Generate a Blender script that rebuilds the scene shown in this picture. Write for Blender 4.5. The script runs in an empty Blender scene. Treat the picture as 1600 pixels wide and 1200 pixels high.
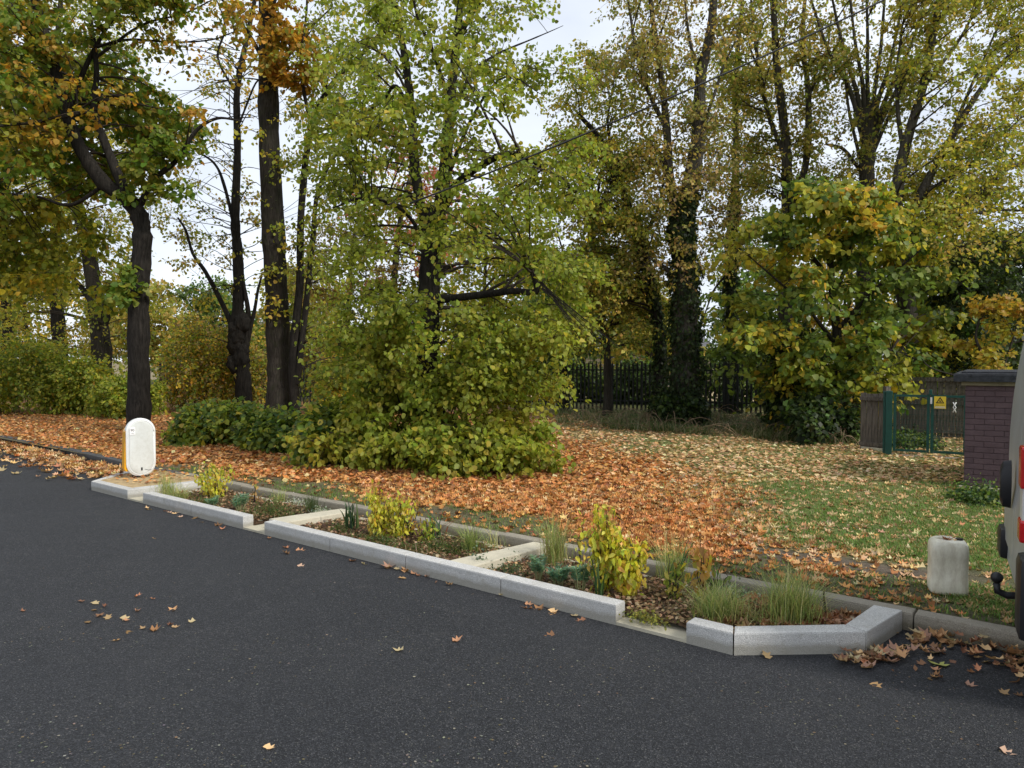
import bpy, bmesh, math, random
import numpy as np
from mathutils import Vector, Matrix
rng = np.random.default_rng(11); random.seed(11)
C = bpy.context.scene.collection
R = math.radians

# ---------------------------------------------------------------- camera
CAM_Z = 1.85; FPX = 1150.0; PITCH = math.atan(38 / FPX)
cam = bpy.data.cameras.new('camera'); cam_o = bpy.data.objects.new('camera', cam); C.objects.link(cam_o)
cam.sensor_width = 36; cam.lens = 36 * FPX / 1600; cam.clip_start = 0.05; cam.clip_end = 2000
cam_o.location = (0, 0, CAM_Z); cam_o.rotation_euler = (R(90) - PITCH, 0, 0)
bpy.context.scene.camera = cam_o

# ---------------------------------------------------------------- world, sun, exposure
SUN_DIR = Vector((0.74, -0.50, 0.80)).normalized()
sc = bpy.context.scene
w = bpy.data.worlds.new('World'); sc.world = w; w.use_nodes = True
nt = w.node_tree; nt.nodes.clear()
wo = nt.nodes.new('ShaderNodeOutputWorld'); bg = nt.nodes.new('ShaderNodeBackground')
sky = nt.nodes.new('ShaderNodeTexSky'); sky.sky_type = 'NISHITA'; sky.sun_disc = False
sky.sun_elevation = math.asin(SUN_DIR.z); sky.sun_rotation = math.atan2(SUN_DIR.x, SUN_DIR.y)
tc = nt.nodes.new('ShaderNodeTexCoord'); mp = nt.nodes.new('ShaderNodeMapping'); mp.inputs['Scale'].default_value = (1.2, 1.2, 3.0)
nz = nt.nodes.new('ShaderNodeTexNoise'); nz.inputs['Scale'].default_value = 2.2; nz.inputs['Detail'].default_value = 6
cr = nt.nodes.new('ShaderNodeValToRGB')
cr.color_ramp.elements[0].position = 0.38; cr.color_ramp.elements[0].color = (3.7, 4.0, 4.5, 1)
cr.color_ramp.elements[1].position = 0.62; cr.color_ramp.elements[1].color = (4.7, 4.95, 5.35, 1)
mx = nt.nodes.new('ShaderNodeMix'); mx.data_type = 'RGBA'; mx.inputs['Factor'].default_value = 0.93
nt.links.new(tc.outputs['Generated'], mp.inputs['Vector']); nt.links.new(mp.outputs['Vector'], nz.inputs['Vector'])
nt.links.new(nz.outputs['Fac'], cr.inputs['Fac']); nt.links.new(sky.outputs['Color'], mx.inputs['A'])
nt.links.new(cr.outputs['Color'], mx.inputs['B']); nt.links.new(mx.outputs['Result'], bg.inputs['Color'])
bg.inputs['Strength'].default_value = 0.10; nt.links.new(bg.outputs[0], wo.inputs[0])
sun = bpy.data.lights.new('sun', 'SUN'); sun.energy = 1.5; sun.angle = R(13); sun.color = (1, 0.95, 0.87)
sun_o = bpy.data.objects.new('sun', sun); C.objects.link(sun_o)
sun_o.rotation_euler = SUN_DIR.to_track_quat('Z', 'Y').to_euler(); sun_o.location = (10, -10, 20)
sc.view_settings.view_transform = 'Standard'; sc.view_settings.look = 'None'
sc.view_settings.exposure = 1.17; sc.view_settings.gamma = 1

# ---------------------------------------------------------------- placing helpers
def ray(px, py):
    x = (px - 800) / FPX; y = -(py - 600) / FPX
    return x, math.cos(PITCH) + y * math.sin(PITCH), -math.sin(PITCH) + y * math.cos(PITCH)
def at(px, py, z=0.0):
    a, b, c = ray(px, py); t = (z - CAM_Z) / c
    return Vector((a * t, b * t, z))
def atY(px, py, Y):
    a, b, c = ray(px, py); t = Y / b
    return Vector((a * t, Y, CAM_Z + c * t))
def proj(P):
    x, y, z = P[..., 0], P[..., 1], P[..., 2] - CAM_Z
    f = y * math.cos(PITCH) - z * math.sin(PITCH); u_ = y * math.sin(PITCH) + z * math.cos(PITCH)
    f = np.maximum(f, 0.05)
    return 800 + FPX * x / f, 600 - FPX * u_ / f
UX, UY = 0.78333, -0.62160; OX, OY = 0.7109, 5.0834      # kerb-aligned frame
def uv(u, v, z=0.0): return Vector((OX + UX * u - UY * v, OY + UY * u + UX * v, z))
KROT = math.atan2(UY, UX)
def uvof(x, y): return (x - OX) * UX + (y - OY) * UY, -(x - OX) * UY + (y - OY) * UX
def sstep(a, b, x):
    t = np.clip((x - a) / (b - a), 0, 1); return t * t * (3 - 2 * t)

# ---------------------------------------------------------------- object helpers
def setp(o, label=None, cat=None, group=None, kind=None):
    for k, val in (('label', label), ('category', cat), ('group', group), ('kind', kind)):
        if val: o[k] = val
    return o
def empty(name, loc=(0, 0, 0), rz=0.0, **k):
    o = bpy.data.objects.new(name, None); C.objects.link(o); o.location = loc; o.rotation_euler = (0, 0, rz)
    o.empty_display_size = 0.1
    return setp(o, **k)
def link(name, me, parent=None, **k):
    o = bpy.data.objects.new(name, me); C.objects.link(o)
    if parent: o.parent = parent
    return setp(o, **k)
def np_mesh(name, V, F, mat, col=None, smooth=False):
    V = np.asarray(V, np.float32); F = np.asarray(F, np.int32); k = F.shape[1]
    me = bpy.data.meshes.new(name)
    me.vertices.add(len(V)); me.vertices.foreach_set('co', V.ravel())
    me.loops.add(F.size); me.loops.foreach_set('vertex_index', F.ravel())
    me.polygons.add(len(F)); me.polygons.foreach_set('loop_start', np.arange(0, F.size, k, dtype=np.int32))
    if smooth: me.polygons.foreach_set('use_smooth', np.ones(len(F), bool))
    if col is not None:
        a = me.color_attributes.new('Col', 'FLOAT_COLOR', 'POINT')
        c = np.ones((len(V), 4), np.float32); c[:, :col.shape[1]] = col; a.data.foreach_set('color', c.ravel())
    me.materials.append(mat); me.update(calc_edges=True); me.validate()
    return me
class MB:
    """collects solids into one bmesh"""
    def __init__(s): s.bm = bmesh.new()
    def box(s, c, d, rz=0, rx=0, ry=0, bev=0.0):
        m = Matrix.Translation(c) @ Matrix.Rotation(rz, 4, 'Z') @ Matrix.Rotation(ry, 4, 'Y') @ Matrix.Rotation(rx, 4, 'X') @ Matrix.Diagonal((d[0], d[1], d[2], 1))
        r = bmesh.ops.create_cube(s.bm, size=1, matrix=m)
        if bev:
            es = {e for v in r['verts'] for e in v.link_edges}
            bmesh.ops.bevel(s.bm, geom=list(es), offset=bev, segments=2, affect='EDGES', profile=0.6)
        return s
    def prism(s, pts, z0, z1, bev=0.0):
        lo = [s.bm.verts.new((p[0], p[1], z0)) for p in pts]; hi = [s.bm.verts.new((p[0], p[1], z1)) for p in pts]
        n = len(pts); fs = [s.bm.faces.new(hi), s.bm.faces.new(lo[::-1])]
        for i in range(n): fs.append(s.bm.faces.new((lo[i], lo[(i + 1) % n], hi[(i + 1) % n], hi[i])))
        if bev:
            bmesh.ops.bevel(s.bm, geom=[e for e in fs[0].edges] , offset=bev, segments=2, affect='EDGES', profile=0.6)
        return s
    def tube(s, pts, rr, n=8):
        rings = []; pts = [Vector(p) for p in pts]
        if not hasattr(rr, '__len__'): rr = [rr] * len(pts)
        for i, p in enumerate(pts):
            t = (pts[min(i + 1, len(pts) - 1)] - pts[max(i - 1, 0)]).normalized()
            a = t.cross(Vector((0.31, 0.9, 0.3)) if abs(t.y) < 0.9 else Vector((1, 0, 0))).normalized(); b = t.cross(a)
            rings.append([s.bm.verts.new(p + (a * math.cos(q) + b * math.sin(q)) * rr[i]) for q in [2 * math.pi * j / n for j in range(n)]])
        for r0, r1 in zip(rings, rings[1:]):
            for j in range(n): s.bm.faces.new((r0[j], r0[(j + 1) % n], r1[(j + 1) % n], r1[j]))
        s.bm.faces.new(rings[0][::-1]); s.bm.faces.new(rings[-1]); return s
    def loft(s, rings, cap=True):
        rs = [[s.bm.verts.new(p) for p in r] for r in rings]; n = len(rs[0])
        for a, b in zip(rs, rs[1:]):
            for j in range(n): s.bm.faces.new((a[j], a[(j + 1) % n], b[(j + 1) % n], b[j]))
        if cap: s.bm.faces.new(rs[0][::-1]); s.bm.faces.new(rs[-1])
        return s
    def mesh(s, name, mat, smooth=False, angle=None):
        bmesh.ops.recalc_face_normals(s.bm, faces=s.bm.faces)
        me = bpy.data.meshes.new(name); s.bm.to_mesh(me); s.bm.free(); me.materials.append(mat)
        if smooth:
            me.polygons.foreach_set('use_smooth', [True] * len(me.polygons))
            if angle: me.set_sharp_from_angle(angle=R(angle))
        return me
    def build(s, name, mat, parent=None, smooth=False, angle=None, **k):
        return link(name, s.mesh(name, mat, smooth, angle), parent, **k)
def text_mesh(name, body, size, mat, parent, loc, rot):
    cu = bpy.data.curves.new(name, 'FONT'); cu.body = body; cu.size = size; cu.align_x = 'CENTER'; cu.align_y = 'CENTER'; cu.extrude = 0.0006
    t = bpy.data.objects.new(name, cu); C.objects.link(t)
    me = bpy.data.meshes.new_from_object(t.evaluated_get(bpy.context.evaluated_depsgraph_get()))
    bpy.data.objects.remove(t); me.materials.clear(); me.materials.append(mat)
    o = link(name, me, parent); o.location = loc; o.rotation_euler = rot; return o

# ---------------------------------------------------------------- materials
class NT:
    def __init__(s, name, rough=0.8, spec=0.3):
        s.m = bpy.data.materials.new(name); s.m.use_nodes = True; s.t = s.m.node_tree
        s.b = s.t.nodes['Principled BSDF']; s.b.inputs['Roughness'].default_value = rough
        s.b.inputs['Specular IOR Level'].default_value = spec; s.out = s.t.nodes['Material Output']
        s.co = None
    def n(s, ty, **k):
        o = s.t.nodes.new(ty)
        for a, v in k.items():
            if a in o.inputs: o.inputs[a].default_value = v
            else: setattr(o, a, v)
        return o
    def l(s, a, b): s.t.links.new(a, b)
    def coords(s, scale=(1, 1, 1), kind='Object'):
        t = s.n('ShaderNodeTexCoord'); m = s.n('ShaderNodeMapping'); m.inputs['Scale'].default_value = scale
        s.l(t.outputs[kind], m.inputs['Vector']); return m.outputs[0]
    def noise(s, sc_, det=4, rough=0.6, vec=None, dist=0):
        o = s.n('ShaderNodeTexNoise'); o.inputs['Scale'].default_value = sc_; o.inputs['Detail'].default_value = det
        o.inputs['Roughness'].default_value = rough; o.inputs['Distortion'].default_value = dist
        if vec is not None: s.l(vec, o.inputs['Vector'])
        return o.outputs['Fac']
    def voro(s, sc_, vec=None, out='Distance', feat='F1'):
        o = s.n('ShaderNodeTexVoronoi'); o.inputs['Scale'].default_value = sc_; o.feature = feat
        if vec is not None: s.l(vec, o.inputs['Vector'])
        return o.outputs[out]
    def ramp(s, f, *st):
        o = s.n('ShaderNodeValToRGB'); e = o.color_ramp.elements
        while len(e) < len(st): e.new(0.5)
        for i, (p, c) in enumerate(st):
            e[i].position = p; e[i].color = (c, c, c, 1) if not hasattr(c, '__len__') else (*c, 1)
        s.l(f, o.inputs['Fac']); return o.outputs['Color']
    def mix(s, f, a, b, mode='MIX'):
        o = s.n('ShaderNodeMix'); o.data_type = 'RGBA'; o.blend_type = mode
        for key, v in (('Factor', f), ('A', a), ('B', b)):
            if hasattr(v, 'links') or hasattr(v, 'is_linked'): s.l(v, o.inputs[key])
            elif key == 'Factor': o.inputs[key].default_value = v
            else: o.inputs[key].default_value = (*v, 1)
        return o.outputs['Result']
    def bump(s, h, dist=0.01, strength=1.0, prev=None):
        o = s.n('ShaderNodeBump'); o.inputs['Distance'].default_value = dist; o.inputs['Strength'].default_value = strength
        s.l(h, o.inputs['Height'])
        if prev is not None: s.l(prev, o.inputs['Normal'])
        s.l(o.outputs[0], s.b.inputs['Normal']); return o.outputs[0]
    def col(s, c): s.l(c, s.b.inputs['Base Color']); return s.m
def plain(name, c, rough=0.7, spec=0.3, var=0.25, sc_=8, metal=0.0, bump=0.0):
    t = NT(name, rough, spec); v = t.coords(); f = t.noise(sc_, 6, 0.65, v)
    t.col(t.ramp(f, (0.3, tuple(x * (1 - var) for x in c)), (0.7, tuple(min(1, x * (1 + var)) for x in c))))
    t.b.inputs['Metallic'].default_value = metal
    if bump: t.bump(t.noise(sc_ * 8, 4, 0.6, v), bump)
    return t.m
def leaf_material(name, trans=0.4, rough=0.5):
    t = NT(name, rough, 0.35); a = t.n('ShaderNodeAttribute'); a.attribute_name = 'Col'
    f = t.noise(14, 3, 0.6, t.coords())
    c = t.mix(f, a.outputs['Color'], t.mix(1.0, a.outputs['Color'], (0.72, 0.74, 0.7), 'MULTIPLY'))
    t.col(c); tr = t.n('ShaderNodeBsdfTranslucent'); br = t.mix(1.0, c, (1.25, 1.25, 0.9), 'MULTIPLY')
    t.l(br, tr.inputs['Color']); ms = t.n('ShaderNodeMixShader'); ms.inputs[0].default_value = trans
    t.l(t.b.outputs[0], ms.inputs[1]); t.l(tr.outputs[0], ms.inputs[2]); t.l(ms.outputs[0], t.out.inputs['Surface'])
    return t.m
def bark_material(name, dark, light, moss=0.0):
    t = NT(name, 0.95, 0.15); v = t.coords((1, 1, 0.12)); v2 = t.coords()
    f = t.noise(28, 6, 0.7, v, 0.4); g = t.noise(2.5, 4, 0.6, v2)
    c = t.ramp(f, (0.35, dark), (0.68, light)); c = t.mix(t.ramp(g, (0.4, 0.0), (0.75, 0.65)), c, tuple(x * 0.6 for x in dark))
    if moss: c = t.mix(t.ramp(t.noise(5, 5, 0.6, v2), (0.5, 0.0), (0.7, moss)), c, (0.05, 0.065, 0.02))
    t.bump(f, 0.05, 1.0); return t.col(c)
def concrete_material(name, base, speck=0.5, stain=0.6, rough=0.85):
    t = NT(name, rough, 0.25); v = t.coords(kind='Object'); geo = t.n('ShaderNodeNewGeometry'); v = geo.outputs['Position']
    f = t.noise(3.5, 6, 0.65, v); s1 = t.noise(230, 2, 0.6, v); s2 = t.voro(150, v)
    c = t.ramp(f, (0.28, tuple(x * 0.74 for x in base)), (0.62, base), (0.85, tuple(min(1, x * 1.12) for x in base)))
    c = t.mix(t.ramp(s1, (0.42, speck), (0.58, 0.0)), c, tuple(x * 0.42 for x in base))
    c = t.mix(t.ramp(t.noise(9, 6, 0.75, v), (0.55, 0.0), (0.75, stain)), c, (base[0] * 0.5, base[1] * 0.47, base[2] * 0.4))
    sz = t.n('ShaderNodeSeparateXYZ'); t.l(v, sz.inputs[0]); ad = t.n('ShaderNodeMath'); ad.operation = 'ADD'; mm = t.n('ShaderNodeMath'); mm.operation = 'MULTIPLY'; mm.inputs[1].default_value = -.09
    t.l(t.noise(7, 6, .8, v), mm.inputs[0]); t.l(sz.outputs[2], ad.inputs[0]); t.l(mm.outputs[0], ad.inputs[1])
    c = t.mix(t.ramp(ad.outputs[0], (0.0, stain * .8), (0.035, 0.0)), c, (base[0] * .38, base[1] * .36, base[2] * .30))
    b1 = t.bump(s2, 0.003, 0.7); t.bump(t.noise(25, 5, 0.7, v), 0.006, 0.8, b1); return t.col(c)

M = {}
M['leaf'] = leaf_material('leaf', 0.5)
M['litter'] = leaf_material('dry_leaf', 0.18, 0.75)
M['blade'] = leaf_material('grass_blade', 0.3, 0.6)
M['bark_dark'] = bark_material('bark_dark', (0.012, 0.0105, 0.009), (0.052, 0.046, 0.039))
M['bark_grey'] = bark_material('bark_grey', (0.035, 0.031, 0.026), (0.14, 0.125, 0.105), 0.4)
M['bark_brown'] = bark_material('bark_brown', (0.020, 0.017, 0.014), (0.085, 0.073, 0.060), 0.3)
M['twig'] = plain('twig', (0.045, 0.036, 0.028), 0.9, 0.15)
M['kerb_new'] = concrete_material('grey_kerb_concrete', (0.66, 0.65, 0.62), 0.75, 0.9)
M['conc_light'] = concrete_material('cream_concrete', (0.62, 0.57, 0.44), 0.35, 0.22)
M['kerb_old'] = concrete_material('old_kerb_stone', (0.36, 0.325, 0.26), 0.7, 0.9)
M['kerb_dark'] = concrete_material('dark_kerb_stone', (0.10, 0.10, 0.10), 0.5, 0.6)
M['black'] = plain('black_plastic', (0.012, 0.012, 0.014), 0.45, 0.4)
M['rubber'] = plain('rubber', (0.02, 0.02, 0.02), 0.8, 0.3, bump=0.002)
M['green'] = plain('green_painted_steel', (0.006, 0.06, 0.045), 0.5, 0.4, 0.2)
M['wood'] = bark_material('weathered_wood', (0.09, 0.078, 0.065), (0.22, 0.19, 0.16))
M['wood_dark'] = bark_material('old_fence_wood', (0.09, 0.08, 0.065), (0.21, 0.185, 0.15), 0.6)
M['steel_dark'] = plain('dark_fence_steel', (0.018, 0.02, 0.018), 0.6, 0.3)
M['felt'] = plain('roof_felt', (0.035, 0.037, 0.042), 0.95, 0.2, 0.5, 20, bump=0.004)
M['yellow'] = plain('yellow_sign_face', (0.72, 0.52, 0.04), 0.5, 0.3, 0.08)
M['white'] = plain('white_plastic', (0.72, 0.73, 0.70), 0.4, 0.4, 0.06)
M['ink'] = plain('black_ink', (0.02, 0.02, 0.02), 0.6, 0.2)

def asphalt():
    t = NT('asphalt', 0.72, 0.35); geo = t.n('ShaderNodeNewGeometry'); v = geo.outputs['Position']
    cell = t.voro(170, v, 'Color'); dist = t.voro(170, v); big = t.noise(0.6, 5, 0.6, v); med = t.noise(7, 5, 0.7, v)
    sep = t.n('ShaderNodeSeparateColor'); t.l(cell, sep.inputs[0])
    c = t.ramp(sep.outputs[0], (0.0, (0.007, 0.008, 0.010)), (0.5, (0.019, 0.0205, 0.025)), (0.93, (0.055, 0.058, 0.066)), (1.0, (0.15, 0.15, 0.145)))
    c = t.mix(t.ramp(big, (0.35, 0.0), (0.7, 0.3)), c, (0.045, 0.047, 0.051))
    c = t.mix(t.ramp(med, (0.56, 0.0), (0.75, 0.4)), c, (0.075, 0.074, 0.070))
    c = t.mix(t.ramp(t.noise(42, 3, 0.8, v), (0.665, 0.0), (0.71, 0.6)), c, (0.19, 0.185, 0.17))
    b = t.bump(dist, 0.011, 1.0); t.bump(t.noise(40, 4, 0.7, v), 0.006, 0.9, b)
    c = t.mix(t.ramp(t.noise(1.3, 6, 0.75, v, 0.6), (0.5, 0.0), (0.72, 0.55)), c, t.mix(1.0, c, (1.6, 1.55, 1.45), 'MULTIPLY'))
    return t.col(c)
M['asphalt'] = asphalt()

def ground_mat():
    t = NT('verge_ground', 0.95, 0.12); a = t.n('ShaderNodeAttribute'); a.attribute_name = 'Col'
    sep = t.n('ShaderNodeSeparateColor'); t.l(a.outputs['Color'], sep.inputs[0]); v = t.n('ShaderNodeNewGeometry').outputs['Position']
    soil = t.ramp(t.noise(16, 8, 0.7, v), (0.3, (0.05, 0.038, 0.026)), (0.7, (0.15, 0.12, 0.085)))
    grass = t.ramp(t.noise(30, 8, 0.75, v), (0.3, (0.045, 0.075, 0.018)), (0.55, (0.105, 0.165, 0.04)), (0.8, (0.22, 0.22, 0.09)))
    cell = t.voro(17, v, 'Color'); s2 = t.n('ShaderNodeSeparateColor'); t.l(cell, s2.inputs[0])
    lit_o = t.ramp(s2.outputs[0], (0.0, (0.12, 0.055, 0.025)), (0.35, (0.33, 0.155, 0.06)), (0.8, (0.48, 0.24, 0.10)), (1, (0.55, 0.34, 0.17)))
    lit_t = t.ramp(s2.outputs[0], (0.0, (0.09, 0.06, 0.03)), (0.4, (0.26, 0.17, 0.09)), (0.9, (0.45, 0.31, 0.18)))
    lit = t.mix(a.outputs['Alpha'], lit_t, lit_o)
    c = t.mix(sep.outputs[1], soil, grass)
    gate = t.n('ShaderNodeMath'); gate.operation = 'MULTIPLY'
    k = t.ramp(s2.outputs[1], (0.2, 1.0), (0.75, 0.45)); t.l(sep.outputs[0], gate.inputs[0]); t.l(k, gate.inputs[1])
    c = t.mix(gate.outputs[0], c, lit)
    c = t.mix(sep.outputs[2], c, t.ramp(t.noise(4, 6, 0.7, v), (0.3, (0.10, 0.08, 0.058)), (0.7, (0.19, 0.155, 0.12))))
    b = t.bump(t.voro(17, v), 0.03, 0.8); t.bump(t.noise(60, 6, 0.8, v), 0.02, 1.0, b)
    return t.col(c)
M['ground'] = ground_mat()
M['soil'] = plain('bed_soil', (0.11, 0.07, 0.042), 0.95, 0.1, 0.5, 30, bump=0.02)
M['field'] = plain('far_field', (0.22, 0.18, 0.11), 0.95, 0.1, 0.3, 0.4)
M['sand'] = plain('sandy_infill', (0.42, 0.31, 0.17), 0.95, 0.1, 0.3, 14, bump=0.01)

# ---------------------------------------------------------------- ground, road, verge
def sheet(name, pts, z, mat, **k):
    me = bpy.data.meshes.new(name); me.from_pydata([(p[0], p[1], z) for p in pts], [], [tuple(range(len(pts)))]); me.materials.append(mat)
    return link(name, me, None, kind='structure', **k)
sheet('ground', [(-500, -300), (500, -300), (500, 700), (-500, 700)], -0.12, M['field'])
sheet('road', [uv(-150, -9.5), uv(90, -9.5), uv(90, 1.16), uv(-150, 1.16)], 0.0, M['asphalt'])

def zones(x, y):
    P = np.stack([x, y, np.full_like(x, 0.12)], -1); px, py = proj(P); u, v = uvof(x, y)
    wob = 40 * np.sin(x * 1.3 + 0.7 * y) + 25 * np.sin(2.9 * x - 1.7 * y)
    b = px + wob - (935 + (py - 700) * 2.15)
    orange = sstep(130, -90, b)
    tan = 0.62 - 0.42 * sstep(700, 820, py)
    dens = orange + (1 - orange) * tan
    grass = 1 - 0.65 * orange * sstep(1.9, 2.2, v)
    patch = 0.5 + 0.5 * np.sin(3.1 * x + 1.9 * np.sin(1.3 * y)) * np.sin(2.3 * y + x)
    dens = np.where(orange < 0.5, dens * (0.55 + 0.7 * patch), dens)
    edge = 1.75 + 0.2 * np.sin(u * 1.9) + 0.13 * np.sin(u * 5.3) - 0.4 * sstep(-8.5, -10, u)
    bare = sstep(edge + 0.25, edge - 0.1, v)
    dens = dens * (1 - 0.88 * bare)
    mud = np.maximum(0.55 * bare, np.exp(-(((u - 0.9) / 1.5) ** 2 + ((v - 2.25 - 0.10 * (u - .9) - .08 * np.sin(u * 4)) / 0.36) ** 2) ** 1.3) * 1.15)
    dens = dens * (1 - 0.82 * np.clip(mud * 1.6 - 0.6, 0, 1) * (v > 1.95))
    far = sstep(29, 31, y + 0.28 * x + 1.5)
    grass = grass * (1 - 0.5 * far); dens = dens * (1 - far)
    return dens, orange, grass * (1 - 0.5 * bare), np.clip(mud, 0, 1)

def hgt(x, y):
    u, v = uvof(x, y)
    return 0.105 + (0.02 * np.sin(0.9 * x + 0.4 * y) + 0.02 * np.sin(1.7 * y - 0.6 * x) + 0.008 * np.sin(5.1 * x) * np.sin(4.3 * y)) * sstep(1.28, 2.4, v)
nu, nv = 240, 170
su = np.linspace(-1, 1, nu); uu = -2 + 14 * su + 46 * su ** 3
sv = np.linspace(0, 1, nv); vv = 1.28 + 18 * sv + 46 * sv ** 3
U, Vv = np.meshgrid(uu, vv); X = OX + UX * U - UY * Vv; Y_ = OY + UY * U + UX * Vv
Zg = hgt(X, Y_); d_, o_, g_, m_ = zones(X, Y_)
idx = np.arange(nu * nv).reshape(nv, nu)
F = np.stack([idx[:-1, :-1], idx[:-1, 1:], idx[1:, 1:], idx[1:, :-1]], -1).reshape(-1, 4)
col = np.stack([d_, g_, m_, o_], -1).reshape(-1, 4)
link('verge', np_mesh('verge', np.stack([X, Y_, Zg], -1).reshape(-1, 3), F, M['ground'], col, True), None, kind='structure')

# ---------------------------------------------------------------- leaves, blades, twigs: vectorised
T_RHOMB = (np.array([(0, 0, 0), (.5, .36, .07), (1, 0, -.03), (.5, -.36, .07)]), np.array([(0, 3, 2, 1)]))
T_HEART = (np.array([(0, 0, 0), (.14, .38, .05), (.58, .40, .04), (1, 0, -.12), (.58, -.40, .04), (.14, -.38, .05)]), np.array([(0, 3, 2, 1), (0, 5, 4, 3)]))
mo = [(0, 0, 0), (.12, .42, .06), (.34, .26, 0), (.52, .52, .08), (.6, .2, -.01), (1, 0, .03), (.6, -.2, -.01), (.52, -.52, .08), (.34, -.26, 0), (.12, -.42, .06), (.36, 0, -.04)]
T_MAPLE = (np.array(mo), np.array([(10, 0, 9, 8), (10, 8, 7, 6), (10, 6, 5, 4), (10, 4, 3, 2), (10, 2, 1, 0)])[:, ::-1])
md = [(0, 0, 0), (.10, .44, .22), (.34, .24, .04), (.50, .55, .26), (.6, .2, .03), (1, .04, .20), (.6, -.2, .0), (.56, -.50, .18), (.34, -.26, 0), (.12, -.40, .28), (.36, 0, -.04)]
T_DRY = (np.array(md), T_MAPLE[1])
T_LOBE = (np.array([(0, 0, 0), (.16, .44, .07), (.42, .22, -.02), (.62, .46, .07), (1, 0, .02), (.62, -.46, .07), (.42, -.22, -.02), (.16, -.44, .07)]), np.array([(0, 6, 2, 1), (0, 7, 6, 6), (6, 5, 4, 2), (2, 4, 3, 3)])[[0, 2]])
T_LOBE = (T_LOBE[0][[0, 1, 3, 4, 5, 7]], np.array([(0, 3, 2, 1), (0, 5, 4, 3)])); T_LOBE[0][2] = (.66, .34, .05); T_LOBE[0][4] = (.66, -.34, .05)
T_OVATE = (np.array([(0, 0, 0), (.3, .27, .06), (.65, .22, .02), (1.05, 0, -.14), (.65, -.22, .02), (.3, -.27, .06)]), np.array([(0, 3, 2, 1), (0, 5, 4, 3)]))
T_CURL = (np.array([(0, .05, .1), (.45, .42, .25), (1, 0, .12), (.5, -.4, .12)]), np.array([(0, 3, 2, 1)]))

def norm(a): return a / np.maximum(np.linalg.norm(a, axis=-1, keepdims=True), 1e-6)
def place(T, P, D, N, S, col):
    """T template, P positions, D tip directions, N normals, S sizes, col colours"""
    V, F = T; x = norm(D); y = norm(np.cross(N, x)); z = np.cross(x, y)
    W = P[:, None, :] + S[:, None, None] * (V[None, :, 0, None] * x[:, None] + V[None, :, 1, None] * y[:, None] + V[None, :, 2, None] * z[:, None])
    n, k = len(P), len(V)
    return W.reshape(-1, 3), (F[None] + (np.arange(n) * k)[:, None, None]).reshape(-1, F.shape[1]), np.repeat(col, k, 0)
def pal(n, cols, weights=None, jit=0.18):
    cols = np.array(cols); i = rng.choice(len(cols), n, p=None if weights is None else np.array(weights) / sum(weights))
    return np.clip(cols[i] * (1 + jit * rng.standard_normal((n, 1))) * (1 + 0.08 * rng.standard_normal((n, 3))), 0.004, 0.9)
def tubes(P, Rr, sides=3):
    """P (n,k,3) polylines, Rr (n,k) radii"""
    n, k, _ = P.shape; t = norm(np.gradient(P, axis=1)); ref = np.array([0.37, 0.53, 0.21])
    a = norm(np.cross(t, ref)); b = np.cross(t, a); ang = 2 * np.pi * np.arange(sides) / sides
    V = P[:, :, None] + Rr[:, :, None, None] * (np.cos(ang)[:, None] * a[:, :, None] + np.sin(ang)[:, None] * b[:, :, None])
    id_ = np.arange(n * k * sides).reshape(n, k, sides); nx = np.roll(id_, -1, 2)
    F = np.stack([id_[:, :-1], nx[:, :-1], nx[:, 1:], id_[:, 1:]], -1).reshape(-1, 4)
    return V.reshape(-1, 3), F
def catmull(pts, sub):
    pts = np.asarray(pts, float); p = np.vstack([2 * pts[0] - pts[1], pts, 2 * pts[-1] - pts[-2]]); out = []
    for i in range(1, len(p) - 2):
        for s in np.linspace(0, 1, sub, endpoint=False):
            a, b, c, d = p[i - 1:i + 3]
            out.append(0.5 * (2 * b + (c - a) * s + (2 * a - 5 * b + 4 * c - d) * s * s + (3 * b - a - 3 * c + d) * s ** 3))
    out.append(p[-2]); return np.array(out)
def join(parts):
    V = np.concatenate([p[0] for p in parts]); F = []; o = 0
    for p in parts: F.append(p[1] + o); o += len(p[0])
    return V, np.concatenate(F)

GREEN_LIME = [(0.29, 0.342, 0.041), (0.383, 0.423, 0.058), (0.169, 0.226, 0.028), (0.522, 0.451, 0.063), (0.689, 0.451, 0.063)]
W_LIME = [5, 5, 4, 2, .35]
GREEN_MAPLE = [(0.121, 0.204, 0.027), (0.203, 0.277, 0.038), (0.324, 0.321, 0.038), (0.513, 0.335, 0.041), (0.621, 0.262, 0.041)]
OLIVE = [(0.297, 0.338, 0.063), (0.406, 0.406, 0.07), (0.531, 0.406, 0.085), (0.187, 0.237, 0.042), (0.625, 0.423, 0.113)]
YELLOWG = [(0.273, 0.33, 0.046), (0.47, 0.451, 0.051), (0.728, 0.556, 0.057), (0.167, 0.226, 0.033), (0.788, 0.451, 0.064)]
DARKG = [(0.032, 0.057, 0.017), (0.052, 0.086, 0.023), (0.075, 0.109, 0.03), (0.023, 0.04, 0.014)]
MIDG = [(0.113, 0.181, 0.038), (0.167, 0.25, 0.053), (0.227, 0.302, 0.06), (0.076, 0.129, 0.03)]
RED = [(0.504, 0.156, 0.084), (0.6, 0.24, 0.132), (0.396, 0.108, 0.06), (0.48, 0.288, 0.12)]
ORANGE = [(.66, .30, .04), (.72, .40, .06), (.50, .30, .04), (.28, .28, .04)]
RUSSET = [(0.375, 0.263, 0.112), (0.475, 0.312, 0.15), (0.25, 0.2, 0.075), (0.3, 0.275, 0.075)]

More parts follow.
